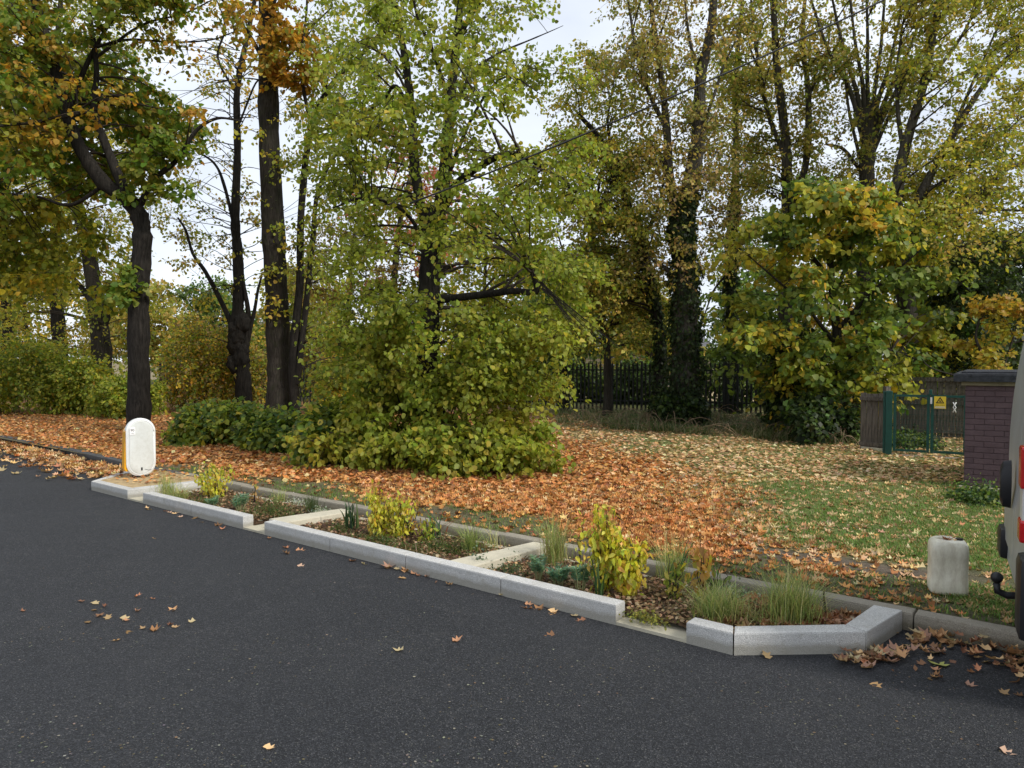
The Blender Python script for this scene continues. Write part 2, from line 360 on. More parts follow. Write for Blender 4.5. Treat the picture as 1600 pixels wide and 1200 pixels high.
class Tree:
    def __init__(s, name, label, cat, base, bark, leaf=T_RHOMB, group=None):
        s.root = empty(name, base, 0, label=label, cat=cat, group=group); s.base = Vector(base); s.bark = bark; s.leaf = leaf
        s.nodes = []; s.nr = []; s.tw = []; s.tr = []; s.L = []; s.n = 0; s.gap = None
    def limb(s, pts, r0, r1, wob=0.03, main=False, sides=9, flare=0.0):
        P = catmull([tuple(p) for p in pts], 6); k = len(P); t = np.linspace(0, 1, k)
        P = P + wob * r0 * 6 * np.stack([np.sin(t * 9 + rng.random() * 6), np.sin(t * 13 + rng.random() * 6), 0 * t], -1) * np.sin(np.pi * t)[:, None]
        rr = r0 + (r1 - r0) * t ** 0.85
        if flare: rr = rr * (1 + flare * np.exp(-t * k / 2.5))
        rr = rr * (1 + 0.05 * rng.standard_normal(k))
        Q = P - np.array(s.base)
        V, F = tubes(Q[None], rr[None], sides)
        if main:                                                    # ribs and swellings of the trunk
            ang = np.tile(np.arange(sides), k); ph = np.repeat(t * 7, sides)
            c = np.repeat(Q, sides, 0); V = c + (V - c) * (1 + 0.07 * np.sin(ang * 2 * np.pi / sides * 3 + ph) + 0.04 * rng.standard_normal(len(V)))[:, None]
        link('trunk' if main else 'branch', np_mesh('limb', V, F, s.bark, None, True), s.root)
        s.nodes.append(P); s.nr.append(rr)
    def clump(s, c, rad, ns, nl, size, cols, weights=None, droop=0.25, spread=0.085, twig=0.006, connect=True):
        c = np.array(c, float); rad = np.array(rad, float) * np.array([1.08, 1.08, .62])
        N = np.concatenate(s.nodes); r_ = np.concatenate(s.nr)
        d = np.linalg.norm(N - c, axis=1) + 0.8 * np.maximum(0, N[:, 2] - c[2] + 0.2) ; i = int(np.argmin(d)); a = N[i]
        t = np.linspace(0, 1, 7)[:, None]; L = np.linalg.norm(c - a)
        mid = (a + c) / 2 + np.array([0, 0, 0.14 * L]) + 0.07 * L * rng.standard_normal(3)
        B = (1 - t) ** 2 * a + 2 * t * (1 - t) * mid + t * t * c
        if connect:
            r0 = min(r_[i] * 0.6, 0.012 + 0.011 * L); s.tw.append(B[None]); s.tr.append((r0 + (0.006 - r0) * t[:, 0])[None])
        st = B[rng.integers(3 if L > 0.6 else 0, 7, ns)]
        e = rng.standard_normal((ns, 3)); e = norm(e) * (0.35 + 0.65 * rng.random((ns, 1)) ** 0.5); E = c + e * rad
        ll = np.linalg.norm(E - st, axis=1, keepdims=True)
        md_ = (st + E) / 2 + np.array([0, 0, 1.0]) * ll * 0.12 + 0.08 * ll * rng.standard_normal((ns, 3))
        E = E - np.array([0, 0, 1.0]) * ll * droop
        tt = np.linspace(0, 1, 5)[None, :, None]
        W = (1 - tt) ** 2 * st[:, None] + 2 * tt * (1 - tt) * md_[:, None] + tt * tt * E[:, None]
        s.tw.append(W); s.tr.append(np.repeat((twig * (1 - 0.75 * tt[..., 0])), ns, 0))
        q = rng.random((ns, nl)) ** 0.75 * 0.85 + 0.17; q = q[..., None]
        P = (1 - q) ** 2 * st[:, None] + 2 * q * (1 - q) * md_[:, None] + q * q * E[:, None]
        T = norm(2 * (1 - q) * (md_ - st)[:, None] + 2 * q * (E - md_)[:, None])
        n = ns * nl; P = P.reshape(-1, 3) + spread * rng.standard_normal((n, 3)) * np.array([1, 1, 0.55]); T = T.reshape(-1, 3)
        D = T * 0.6 + 0.8 * rng.standard_normal((n, 3)) + np.array([0, 0, -0.35 - droop])
        Nn = np.array([0, 0, 1.0]) + 0.55 * rng.standard_normal((n, 3)) + 0.45 * norm(P - c)
        S = size * (0.6 + 0.65 * rng.random(n))
        cl = pal(1, cols, weights, 0.0); clr = pal(n, cols, weights); clr = clr * 0.68 + cl * 0.32      # a spray keeps a tint
        ok = P[:, 2] > 0.13
        s.L.append((P[ok], D[ok], Nn[ok], S[ok], clr[ok])); s.n += int(ok.sum())
    def fill(s, rows, Y, depth, nc, rad, ns, nl, size, cols, weights=None, shell=0.0, bias=None, **k):
        """clumps spread through the crown; rows = outline (py, left px, right px) seen at distance Y"""
        rows = np.array(rows, float); ys = rows[:, 0]; wts = (rows[:, 2] - rows[:, 1])
        for _ in range(nc):
            for _t in range(30):
                py = rng.uniform(ys[0], ys[-1]); l = np.interp(py, ys, rows[:, 1]); r = np.interp(py, ys, rows[:, 2])
                if rng.random() < (r - l) / wts.max() * (1 if bias is None else np.interp(py, *bias)): break
            a = rng.uniform(-1, 1); px = (l + r) / 2 + a * (r - l) / 2 * 0.93
            dd = depth * math.sqrt(max(0, 1 - a * a)); o = rng.uniform(-1, 1)
            if shell and rng.random() < shell: o = -rng.uniform(0.6, 1)
            if s.gap and s.gap[0] < px < s.gap[1] and s.gap[2] < py < s.gap[3] and o < .1 and rng.random() < .75: continue
            p = atY(px, py, Y + o * dd * (r - l) / wts.max())
            p.z = max(p.z, 0.25)
            s.clump(p, rad * rng.uniform(0.7, 1.25), ns, nl, size, cols, weights, **k)
    def done(s, singles=0):
        b = np.array(s.base)
        if s.tw:
            parts = [tubes(W - b, r, 3) for W, r in zip(s.tw, s.tr)]; V, F = join(parts)
            link('twigs', np_mesh('twigs', V, F, M['twig'], None, True), s.root, kind='stuff')
        P, D, N, S, c = [np.concatenate([l[i] for l in s.L]) for i in range(5)]
        if singles:
            dist = np.linalg.norm(P - np.array([0, 0, CAM_Z]), axis=1) ; key = np.argsort(dist / S)[:singles]
            variants = []
            for q in range(6):
                V, F, cc = place(s.leaf, np.zeros((1, 3)), np.array([[1., 0, 0]]), np.array([[0, 0, 1.]]), np.ones(1), pal(1, GREEN_LIME[:4]))
                variants.append(np_mesh('leaf', V, F, M['leaf'], cc))
            for j in key:
                x = norm(D[j]); y = norm(np.cross(N[j], x)); z = np.cross(x, y); m = Matrix.Identity(4)
                for a_ in range(3): m[a_][0], m[a_][1], m[a_][2], m[a_][3] = x[a_] * S[j], y[a_] * S[j], z[a_] * S[j], P[j][a_] - b[a_]
                o = link('leaf', variants[j % 6], s.root); o.matrix_local = m
            keep = np.ones(len(P), bool); keep[key] = False; P, D, N, S, c = P[keep], D[keep], N[keep], S[keep], c[keep]
        V, F, cc = place(s.leaf, P - b, D, N, S, c)
        link('foliage', np_mesh('foliage', V, F, M['leaf'], cc), s.root, kind='stuff')
    def ivy(s, px0, Y, n, cols=DARKG, size=0.11, zmax=99, li=0):
        P = s.nodes[li]; r = s.nr[li]; ok = P[:, 2] < zmax; P = P[ok]; r = r[ok]
        f = rng.random(n) * (len(P) - 1.01); i = f.astype(int); t = (f - i)[:, None]
        c = P[i] * (1 - t) + P[i + 1] * t; a = rng.random(n) * 2 * np.pi
        o = np.stack([np.cos(a), np.sin(a), 0 * a], -1); q = c + o * (r[i] * (1 + 0.35 * rng.random(n) ** 2 + 0.18 * np.sin(c[:, 2] * 5 + a * 2)))[:, None]
        s.L.append((q, np.stack([o[:, 0] * .4, o[:, 1] * .4, -1 + 0 * a], -1) + .4 * rng.standard_normal((n, 3)), o + .45 * rng.standard_normal((n, 3)), size * (0.6 + .7 * rng.random(n)), pal(n, cols)))
def L(Y, *pts): return [atY(a, b, Y + (c[0] if c else 0)) for a, b, *c in pts]

# ---------------------------------------------------------------- centre lime
YL = 12.8
t = Tree('lime_tree', 'broad yellow green lime tree in the middle with leafy skirt down to the ground', 'tree', atY(668, 738, YL).xy.to_3d() + Vector((0, 0, .1)), M['bark_dark'], T_HEART)
t.limb(L(YL, (668, 745), (668, 680), (667, 600), (670, 500), (672, 420), (678, 350), (684, 320)), .225, .175, 0.01, True, 14, .25)
t.limb(L(YL, (674, 380), (656, 320), (646, 240), (645, 180), (637, 110), (625, 50), (608, -20), (600, -100)), .11, .04)
t.limb(L(YL, (682, 350), (694, 280), (702, 200), (709, 120), (713, 50), (722, -30), (725, -140)), .13, .05)
t.limb(L(YL, (709, 70), (730, 35), (755, -5), (800, -60)), .06, .025)
t.limb(L(YL, (690, 330, ), (712, 290, -.3), (755, 257, -.7), (800, 240, -.9), (850, 262, -1.1), (900, 300, -1.2)), .09, .025)
t.limb(L(YL, (702, 190), (735, 120, .4), (770, 88, .7), (830, 62, 1), (880, 40, 1.2)), .045, .005)
t.limb(L(YL, (700, 150), (672, 70, -.3), (650, 20, -.6), (640, -60, -.8)), .04, .015)
t.limb(L(YL, (645, 190), (620, 135, .4), (595, 160, .6), (560, 175, .8), (520, 160, 1)), .05, .006)
t.limb(L(YL, (672, 400), (645, 345, -.4), (610, 318, -.8), (565, 310, -1), (520, 325, -1.1)), .045, .012)
t.limb(L(YL, (690, 300), (740, 180, -.5), (790, 120, -.8), (850, 150, -1)), .04, .005)
t.limb(L(YL, (672, 470), (740, 462, -.6), (800, 455, -1.0), (838, 456, -1.2), (834, 430, -1.3), (826, 418, -1.3)), .07, .035)
for i in range(16):                                                # fan of thin bare rods under the broken limb
    e = rng.uniform(-25, 45); t.limb(L(YL, (840 + rng.uniform(-8, 8), 440, -1.25), (880 + e * .3, 480, -1.3), (930 + e, 530 + abs(e) * .3, -1.3)), .009, .003, .01, False, 4)
for i in range(14):                                                # thin shoots at the trunk foot
    a = rng.uniform(-1, 1); t.limb(L(YL, (668 + a * 18, 735, -.2), (668 + a * 60, 660, -.5 * rng.random()), (668 + a * 110, 560 + rng.uniform(-50, 40), -.8)), .018, .005, .02, False, 5)
t.gap = (645, 700, 420, 575)
crown = [(-120, 520, 800), (0, 475, 860), (100, 455, 905), (200, 465, 915), (300, 480, 935), (400, 500, 940), (480, 500, 925), (600, 520, 890)]
t.fill(crown, YL + .3, 3.4, 175, .70, 8, 24, .074, GREEN_LIME, W_LIME, shell=.1, bias=([-120, 150, 330, 480, 600], [.6, .8, 1, .95, .9]))
for q in range(40):
    l_ = rng.random() < .5; c = atY(rng.uniform(495, 625) if l_ else rng.uniform(715, 870), rng.uniform(470, 610), YL - rng.uniform(-.6, 2.0)); t.clump(c, rng.uniform(.35, .65), 9, 18, .075, GREEN_LIME, W_LIME)
t.fill([(400, 760, 930), (500, 740, 925), (600, 730, 890)], YL - .3, 2.4, 22, .6, 10, 20, .072, GREEN_LIME, W_LIME)
t.fill([(500, 560, 640), (545, 570, 760), (580, 560, 800), (620, 540, 855), (660, 500, 880), (700, 490, 890), (728, 550, 875)], YL, 2.2, 66, .52, 13, 24, .088, GREEN_LIME[:4], [5, 7, 2, 2.5], shell=.45, droop=.35)
for q in np.linspace(0, 1, 15):                                     # low boughs that reach down and out to the leaves on the ground
    c = atY(492 + 388 * q + rng.uniform(-12, 12), 706 - 16 * abs(q - .5) * 2 + rng.uniform(-22, 22), YL - 2.0 + 1.2 * abs(q - .55) + rng.uniform(-.2, .3)); c.z = max(c.z, .28)
    t.clump(c, rng.uniform(.3, .62), 11, 22, .088, GREEN_LIME[:4], [5, 7, 2, 2.5], droop=.3)
t.done(290)

# ---------------------------------------------------------------- maple on the left, behind the bollard
YM = 18.3
t = Tree('maple_tree', 'dark crooked maple bending left behind the white bollard with green and orange leaves', 'tree', at(216, 673, .1), M['bark_dark'], T_LOBE)
t.limb(L(YM, (217, 676), (216, 560), (216, 470), (221, 385), (219, 345), (200, 313), (165, 288), (135, 248), (112, 200), (98, 150), (82, 90), (60, 20), (40, -90)), .275, .09, 0.0, True, 14)
t.limb(L(YM, (208, 322), (178, 262), (160, 215), (148, 165), (150, 110), (140, 20)), .14, .05)
t.limb(L(YM, (212, 335), (240, 282), (275, 252), (305, 205), (340, 185), (380, 190)), .09, .02)
t.limb(L(YM, (100, 155), (70, 60), (30, 20), (-20, -30)), .10, .04)
t.limb(L(YM, (105, 180), (140, 90), (170, 40), (205, 0)), .07, .03)
t.limb(L(YM, (145, 75), (200, 62), (270, 66), (330, 62), (365, 50)), .04, .012)
t.limb(L(YM, (150, 90), (220, 40), (290, 20), (350, -10)), .04, .012)
t.limb(L(YM, (165, 288), (110, 320), (60, 308), (-20, 303)), .055, .02)
t.limb(L(YM, (150, 170, -.5), (60, 190, -1.5), (-40, 200, -2.5)), .06, .02)
t.limb(L(YM, (215, 480), (196, 462, -.2), (185, 450, -.3)), .03, .008)
t.fill([(90, -60, 200), (170, -80, 300), (240, -80, 330), (290, -80, 300), (305, -60, 250)], YM + 2.3, 1.8, 84, .85, 9, 16, .145, GREEN_MAPLE, [5, 5, 3, 2, .8], shell=.12)
t.fill([(-140, -80, 330), (0, -80, 300), (90, -60, 240)], YM, 3.0, 56, .95, 9, 15, .13, GREEN_MAPLE, [4, 5, 5, 1.6, .7])
t.fill([(60, -80, 90), (150, -80, 110), (260, -80, 60), (330, -80, 30)], YM - 1, 1.5, 24, .75, 9, 15, .13, GREEN_MAPLE, [5, 6, 5, 2, .7])
t.fill([(205, 200, 330), (250, 200, 310), (300, 225, 290)], YM - .4, .6, 7, .6, 8, 13, .14, GREEN_MAPLE[:3])
t.fill([(-100, 200, 430), (0, 220, 400), (60, 240, 400), (130, 260, 390)], YM, 1.5, 15, .9, 8, 8, .11, ORANGE + GREEN_MAPLE)
t.fill([(310, -80, 170), (400, -80, 200), (470, -60, 210)], YM + 2.4, 1.3, 42, .8, 9, 15, .15, YELLOWG, [6, 5, 2, 3, .6])
for a, b in ((20, 110), (60, 150), (110, 130), (30, 190), (150, 175), (90, 60), (190, 150), (10, 40), (300, 180), (70, 215)): t.clump(atY(a, b, YM - 1.6), .5, 7, 11, .12, ORANGE + GREEN_MAPLE[2:4])
for a, b in ((198, 420), (205, 445), (190, 460), (235, 230), (205, 300), (250, 300)): t.clump(atY(a, b, YM - .4), .4, 7, 10, .15, GREEN_MAPLE[:3])
t.done()

# ---------------------------------------------------------------- the other trees on the left
t = Tree('plane_tree', 'tall straight thick trunk between the bollard and the central lime, orange leaves at its top', 'tree', at(438, 653, .1), M['bark_brown'], T_LOBE)
t.limb(L(22.5, (438, 657), (437, 600), (433, 520), (429, 400), (422, 250), (420, 120), (418, 0), (415, -180)), .42, .23, 0.0, True, 16, .3)
t.limb(L(22.5, (420, 110), (380, 40), (330, -20)), .08, .03); t.limb(L(22.5, (422, 130), (470, 60), (520, 10)), .07, .02)
t.limb(L(22.5, (421, 128, -.4), (380, 122, -.8), (330, 130, -1)), .025, .01); t.limb(L(22.5, (421, 128, -.4), (470, 128, -.8)), .025, .01)
t.fill([(-120, 300, 560), (0, 370, 500), (60, 390, 500), (150, 400, 480)], 22, 1.5, 26, .8, 9, 17, .15, ORANGE, [3, 4, 3, 3])
t.fill([(150, 380, 470), (500, 400, 470)], 22, .8, 9, .6, 6, 8, .12, YELLOWG)
t.done()
t = Tree('lime_tree', 'slender lime with twin leaning dark stems right of the tall straight trunk', 'tree', at(463, 657, .1), M['bark_dark'])
t.limb(L(22, (463, 660), (458, 560), (468, 450), (470, 330), (486, 200), (520, 130), (565, 85), (605, 40)), .15, .05, .01, True, 10)
t.limb(L(22, (464, 600), (478, 480), (488, 380), (496, 300), (530, 235), (590, 200), (620, 180)), .11, .03)
t.limb(L(22, (486, 200), (470, 100), (480, 0), (470, -90)), .06, .02)
t.fill([(-80, 430, 640), (100, 440, 640), (300, 430, 600), (500, 430, 580), (600, 440, 560)], 22, 2.2, 80, 1.0, 9, 15, .12, GREEN_LIME, [5, 5, 3, 3, 1])
t.done()
t = Tree('pollarded_lime_tree', 'dark forked tree with swollen burrs on its lower trunk, left of the tall straight trunk', 'tree', at(380, 645, .1), M['bark_dark'])
t.limb(L(25, (382, 650), (380, 600), (376, 560), (368, 525), (370, 480), (370, 400), (368, 340), (373, 240), (372, 140), (386, 60), (402, -20)), .30, .06, 0.02, True, 12)
t.limb(L(25, (366, 515), (340, 460), (322, 425), (300, 395), (290, 360), (278, 340)), .10, .03)
t.limb(L(25, (366, 350), (350, 290), (335, 255), (306, 236)), .07, .03)
t.limb(L(25, (382, 560), (388, 500), (380, 440), (376, 380)), .12, .04); t.limb(L(25, (386, 540), (398, 480), (410, 425)), .09, .03)
t.limb(L(25, (372, 150), (340, 90), (352, 40), (330, -20)), .05, .02); t.limb(L(25, (371, 200), (400, 130), (420, 120)), .04, .02)
for k in range(60):
    px, py = rng.uniform(365, 375), rng.uniform(60, 480); sgn = rng.choice([-1, 1], p=[.7, .3])
    t.limb(L(25, (px, py), (px + sgn * rng.uniform(25, 45), py + rng.uniform(-35, 5), rng.uniform(-1, 1)), (px + sgn * rng.uniform(60, 130), py + rng.uniform(-60, 45), rng.uniform(-2, 2))), .022, .005, .02, False, 4)
for k in range(9):
    c = atY(366 + rng.uniform(-2, 14), 505 + k * 9, 24.9); t.nodes.append(np.array([c, c + Vector((0, 0, .3))])); t.nr.append(np.array([.2, .2]))
    mb = MB(); bmesh.ops.create_icosphere(mb.bm, subdivisions=3, radius=.17 + .10 * rng.random(), matrix=Matrix.Translation(c - t.base) @ Matrix.Diagonal((1, 1, rng.uniform(.9, 1.6), 1)))
    for v_ in mb.bm.verts: v_.co += Vector((math.sin(v_.co.z * 23 + k), math.sin(v_.co.x * 27 + v_.co.z * 9), math.sin(v_.co.y * 21 + k))) * .028 + Vector(rng.standard_normal(3) * .006)
    mb.build('burr', M['bark_dark'], t.root, True)
t.fill([(-60, 240, 400), (200, 250, 400), (400, 240, 420), (560, 240, 430)], 26, 2.2, 70, .8, 6, 9, .13, OLIVE + YELLOWG, None)
t.done()
def cat_ash(name): return name in ('ash_tree', 'oak_tree', 'hazel_tree')
def side_tree(name, label, base, Y, trunk, r, rows, n, size, cols, bark='bark_brown', rad=1.1, ns=10, nl=16, depth=2.5, limbs=(), wts=None, ivy=0, ivz=6, flare=.2, leaf=T_RHOMB, r1=.06, droop=.2, shell=0.0):
    t = Tree(name, label, 'tree', at(*base, .1), M[bark], leaf)
    Yb = t.base.y if Y is None else Y
    t.limb([t.base - Vector((0, 0, .15))] + L(Yb, *trunk), r, r1, .01, True, 12, flare)
    for pts, a, b in limbs: t.limb(L(Yb, *pts), a, b)
    if rows: t.fill(rows, Yb, depth, int(n * (1.22 if cat_ash(name) else 1)), rad, ns, int(nl * 1.1), size * .86, cols, wts, droop=droop, shell=shell)
    if ivy: t.ivy(0, Yb, ivy, zmax=ivz)
    t.done(); return t
side_tree('lime_tree', 'broad brown trunk with yellow green leaves, left of the crooked maple', (158, 634), None, [(158, 560), (150, 480), (140, 400), (115, 300), (85, 200), (90, 60), (100, -60)], .42,
          [(-60, -60, 260), (150, -60, 260), (400, -40, 250), (560, 20, 250)], 120, .14, YELLOWG, limbs=[([(158, 520), (190, 450), (230, 380)], .12, .04), ([(150, 480), (110, 430), (60, 400)], .14, .04)], wts=[5, 5, 2, 4, 1])
side_tree('lime_tree', 'dark trunk half hidden in shrubs near the left edge', (92, 626), None, [(92, 540), (85, 430), (90, 300), (70, 160), (60, 0)], .36,
          [(-60, -120, 200), (200, -120, 220), (450, -100, 220), (560, -60, 200)], 90, .16, OLIVE + YELLOWG, bark='bark_dark', rad=1.4, limbs=[([(88, 480), (50, 400), (20, 330)], .12, .04)])
side_tree('lime_tree', 'leftmost tree, bushy olive and yellow, cut by the left edge', (12, 620), None, [(12, 520), (5, 400), (15, 250), (5, 60)], .33,
          [(0, -200, 120), (300, -200, 140), (560, -150, 130)], 80, .17, YELLOWG, bark='bark_dark', rad=1.4)
side_tree('cherry_tree', 'red leaved tree showing through behind the central lime', (612, 628), None, [(612, 560), (615, 450), (625, 350), (640, 280), (650, 230)], .2,
          [(210, 610, 700), (280, 570, 730), (350, 540, 740), (460, 560, 680)], 26, .16, RED, rad=1.1, ns=10, nl=20)
side_tree('beech_tree', 'orange brown leaved tree between the tall trunk and the central lime', (540, 626), None, [(540, 560), (545, 470), (550, 400), (555, 350)], .18,
          [(350, 480, 620), (420, 480, 640), (520, 470, 640), (600, 480, 640)], 60, .16, [(.3, .2, .05), (.36, .22, .06), (.2, .18, .04), (.16, .15, .035)], rad=1.1)

# ---------------------------------------------------------------- trees on the right, along the palisade fence
side_tree('ash_tree', 'ivy covered thick trunk forking low, standing at the fence right of centre', (1072, 662), None, [(1072, 600), (1071, 500), (1068, 400), (1064, 350), (1078, 290), (1092, 210), (1096, 120), (1112, 40), (1120, -80)], .43,
          [(-80, 940, 1180), (60, 950, 1160), (200, 980, 1150), (330, 980, 1150), (440, 990, 1120)], 95, .125, OLIVE + RUSSET, bark='bark_grey', rad=1.0, ns=9, nl=15,
          limbs=[([(1066, 370), (1048, 290), (1040, 200), (1030, 100), (1018, 10), (1010, -80)], .16, .04), ([(1040, 200), (1000, 110), (985, 20), (975, -60)], .07, .02), ([(1096, 130), (1075, 50), (1068, -60)], .06, .02), ([(1092, 220), (1125, 120), (1150, 60)], .06, .02), ([(1070, 460), (1040, 420), (1010, 400)], .08, .03)], ivy=9000, ivz=6.5, r1=.08)
side_tree('ash_tree', 'slim leaning tree with ivy just left of the thick ivy trunk', (1028, 655), None, [(1030, 600), (1030, 520), (1014, 440), (992, 350), (965, 280), (935, 215), (905, 180)], .19,
          [(60, 880, 1010), (180, 870, 1040), (330, 880, 1040), (480, 890, 1040)], 95, .125, OLIVE + YELLOWG, bark='bark_dark', rad=1.0, ns=9, nl=16, ivy=2500, ivz=6,
          limbs=[([(1000, 380), (1030, 320), (1040, 230)], .07, .02), ([(965, 280), (950, 200), (960, 120)], .05, .02)], wts=[4, 4, 3, 3, 2, 4, 4, 2, 3, 1])
side_tree('ash_tree', 'ivy clad trunk standing behind the fence right of the thick ivy trunk', (1142, 645), None, [(1142, 560), (1142, 450), (1146, 350), (1150, 250), (1150, 120), (1160, 0)], .24,
          [(60, 1100, 1220), (200, 1110, 1230), (330, 1100, 1200), (420, 1110, 1200)], 40, .13, OLIVE, bark='bark_grey', rad=1.0, ivy=4500, ivz=7.5,
          limbs=[([(1142, 420), (1115, 455), (1098, 500)], .05, .02)])
side_tree('ash_tree', 'grey twin stemmed tree rising above the yellow green maple', (1228, 655), None, [(1228, 560), (1228, 420), (1230, 320), (1226, 220), (1215, 120), (1208, 0), (1200, -90)], .26,
          [(-80, 1110, 1310), (60, 1120, 1310), (200, 1130, 1300), (330, 1140, 1310)], 85, .13, OLIVE, bark='bark_grey', rad=1.0, nl=15,
          limbs=[([(1230, 330), (1258, 260), (1264, 150), (1254, 60), (1262, -60)], .12, .05), ([(1228, 250), (1195, 160), (1180, 60), (1170, -40)], .08, .03), ([(1264, 150), (1290, 90), (1300, 20)], .05, .02)])
side_tree('ash_tree', 'grey trunk opening into a tall fan of thin upright branches', (1352, 660), None, [(1352, 560), (1352, 420), (1353, 300), (1355, 230), (1356, 170)], .27,
          [(-80, 1240, 1540), (60, 1250, 1500), (200, 1290, 1430), (330, 1290, 1420)], 75, .125, OLIVE, bark='bark_grey', rad=.95, ns=8, nl=12, r1=.16,
          limbs=[([(1354, 240), (1358 + a * .25, 150), (1358 + a * .6, 70), (1358 + a, -60)], .085, .025) for a in (-110, -70, -35, -5, 30, 65, 110, 150)] +
                [([(1353, 290), (1335, 210), (1322, 140), (1318, 60)], .06, .02), ([(1355, 260), (1390, 180), (1430, 100), (1490, 0)], .07, .02), ([(1353, 280), (1320, 235), (1290, 225)], .06, .03)])
side_tree('oak_tree', 'large spreading tree whose long limbs reach the top right corner', (1432, 668), None, [(1430, 600), (1420, 500), (1408, 420), (1400, 340), (1412, 240), (1440, 140), (1460, 40), (1480, -60)], .30,
          [(-90, 1380, 1690), (60, 1400, 1690), (180, 1400, 1690), (260, 1400, 1690), (330, 1380, 1680), (420, 1400, 1660)], 150, .125, OLIVE + YELLOWG[:3], bark='bark_grey', rad=1.0, ns=9, nl=15, r1=.05,
          limbs=[([(1404, 390), (1440, 300), (1490, 210), (1540, 130), (1600, 60)], .14, .04), ([(1408, 420), (1470, 345), (1530, 300), (1580, 260), (1650, 240)], .13, .04), ([(1480, 225), (1520, 130), (1560, 40)], .06, .02), ([(1440, 300), (1500, 270), (1590, 190)], .06, .02), ([(1412, 240), (1400, 140), (1410, 40)], .07, .02), ([(1440, 140), (1500, 60), (1540, -20)], .06, .02), ([(1450, 360), (1540, 330), (1620, 330)], .06, .02)], depth=3.2, wts=[5, 5, 4, 3, 3, 3, 4, 4])
t = Tree('field_maple_tree', 'low bushy yellow green maple hanging over the grass right of centre', 'tree', at(1314, 676, .1), M['bark_brown'], T_LOBE)
YF = t.base.y
t.limb([t.base - Vector((0, 0, .15))] + L(YF, (1314, 620), (1310, 540), (1300, 460), (1296, 380), (1300, 300)), .15, .05, .01, True, 12, .2)
for pts in ([(1308, 540), (1250, 470), (1170, 400)], [(1304, 520), (1370, 450), (1450, 380)], [(1310, 570), (1360, 540), (1430, 560)], [(1300, 470), (1330, 390), (1350, 290)], [(1306, 560), (1240, 540), (1160, 530)], [(1300, 440), (1240, 360), (1230, 300)]):
    t.limb(L(YF, *[(p[0], p[1], -.7 * k) for k, p in enumerate(pts)]), .06, .015)
MIXM = [YELLOWG, GREEN_MAPLE[:3] + YELLOWG[:2], MIDG + YELLOWG[:1], YELLOWG[1:3] + OLIVE[:2], [(.46, .42, .06), (.42, .42, .06), (.28, .32, .05)]]
for q in range(118):                                               # layered boughs, each with its own tint
    py = rng.uniform(275, 660) if q > 14 else rng.uniform(575, 672); hw = np.interp(py, [275, 340, 440, 540, 600, 672], [70, 140, 185, 175, 120, 45]); mid = np.interp(py, [275, 450, 672], [1300, 1300, 1325])
    a_ = rng.uniform(-1, 1); px_ = mid + a_ * hw * rng.uniform(.75, 1.12); c = atY(px_, py, YF - 1.9 * math.sqrt(max(0, 1 - a_ * a_)) * rng.uniform(-.7, 1.15)); c.z = max(c.z, .4)
    w_ = rng.uniform(.55, 1.15); t.clump(c, (w_, w_, w_ * rng.uniform(.45, .8)), 11, 15, .135, MIXM[rng.choice(5, p=[.26, .22, .32, .10, .10])], droop=rng.uniform(.15, .55))
t.done()
side_tree('sycamore_tree', 'yellow green tree merging with the right side of the low maple above the gates', (1440, 672), 20.5, [(1440, 600), (1436, 500), (1440, 420), (1450, 340)], .13,
          [(250, 1400, 1560), (330, 1390, 1600), (430, 1400, 1560), (520, 1400, 1510), (580, 1400, 1480)], 60, .15, YELLOWG, rad=.95, ns=10, nl=15, depth=1.8, wts=[5, 5, 3, 3, 1])
side_tree('holm_oak_tree', 'dark evergreen tree behind the brick hut at the right edge', (1548, 662), None, [(1548, 600), (1545, 520), (1550, 440), (1560, 390)], .3,
          [(370, 1520, 1680), (430, 1440, 1700), (520, 1420, 1700), (600, 1410, 1700), (650, 1400, 1700)], 110, .14, DARKG + MIDG[:1], rad=1.1, ns=12, nl=20, bark='bark_dark')
side_tree('maple_sapling', 'small bright yellow maple leaning over the hut roof', (1575, 668), 15.5, [(1575, 640), (1560, 590), (1540, 560), (1525, 530), (1530, 500)], .06,
          [(470, 1530, 1600), (510, 1495, 1600), (560, 1490, 1590), (590, 1500, 1560)], 15, .13, [(.5, .36, .035), (.4, .33, .04), (.28, .28, .04), (.55, .3, .05)], rad=.45, ns=8, nl=12, r1=.02, depth=.8,
          limbs=[([(1570, 600), (1500, 588), (1455, 575), (1440, 560)], .03, .01), ([(1560, 590), (1580, 540), (1590, 500)], .03, .01)], leaf=T_MAPLE)
side_tree('hazel_tree', 'bushy green and yellow tree left of the slim leaning tree by the fence', (950, 650), None, [(950, 600), (945, 520), (930, 440), (925, 350)], .16,
          [(200, 870, 980), (330, 850, 1010), (450, 850, 1040), (540, 880, 1045)], 95, .13, YELLOWG + MIDG + OLIVE, rad=1.0, ns=10, nl=16,
          limbs=[([(945, 520), (985, 460), (1020, 400)], .06, .02), ([(940, 480), (890, 420), (870, 360)], .06, .02)])
side_tree('hawthorn_tree', 'dark leafy thorn tree against the fence at the right of the lime', (880, 640), None, [(880, 580), (875, 500), (870, 430)], .16,
          [(400, 850, 900), (470, 830, 950), (530, 830, 950), (565, 840, 930)], 38, .13, DARKG + MIDG, rad=.9, ns=10, nl=18, bark='bark_dark')

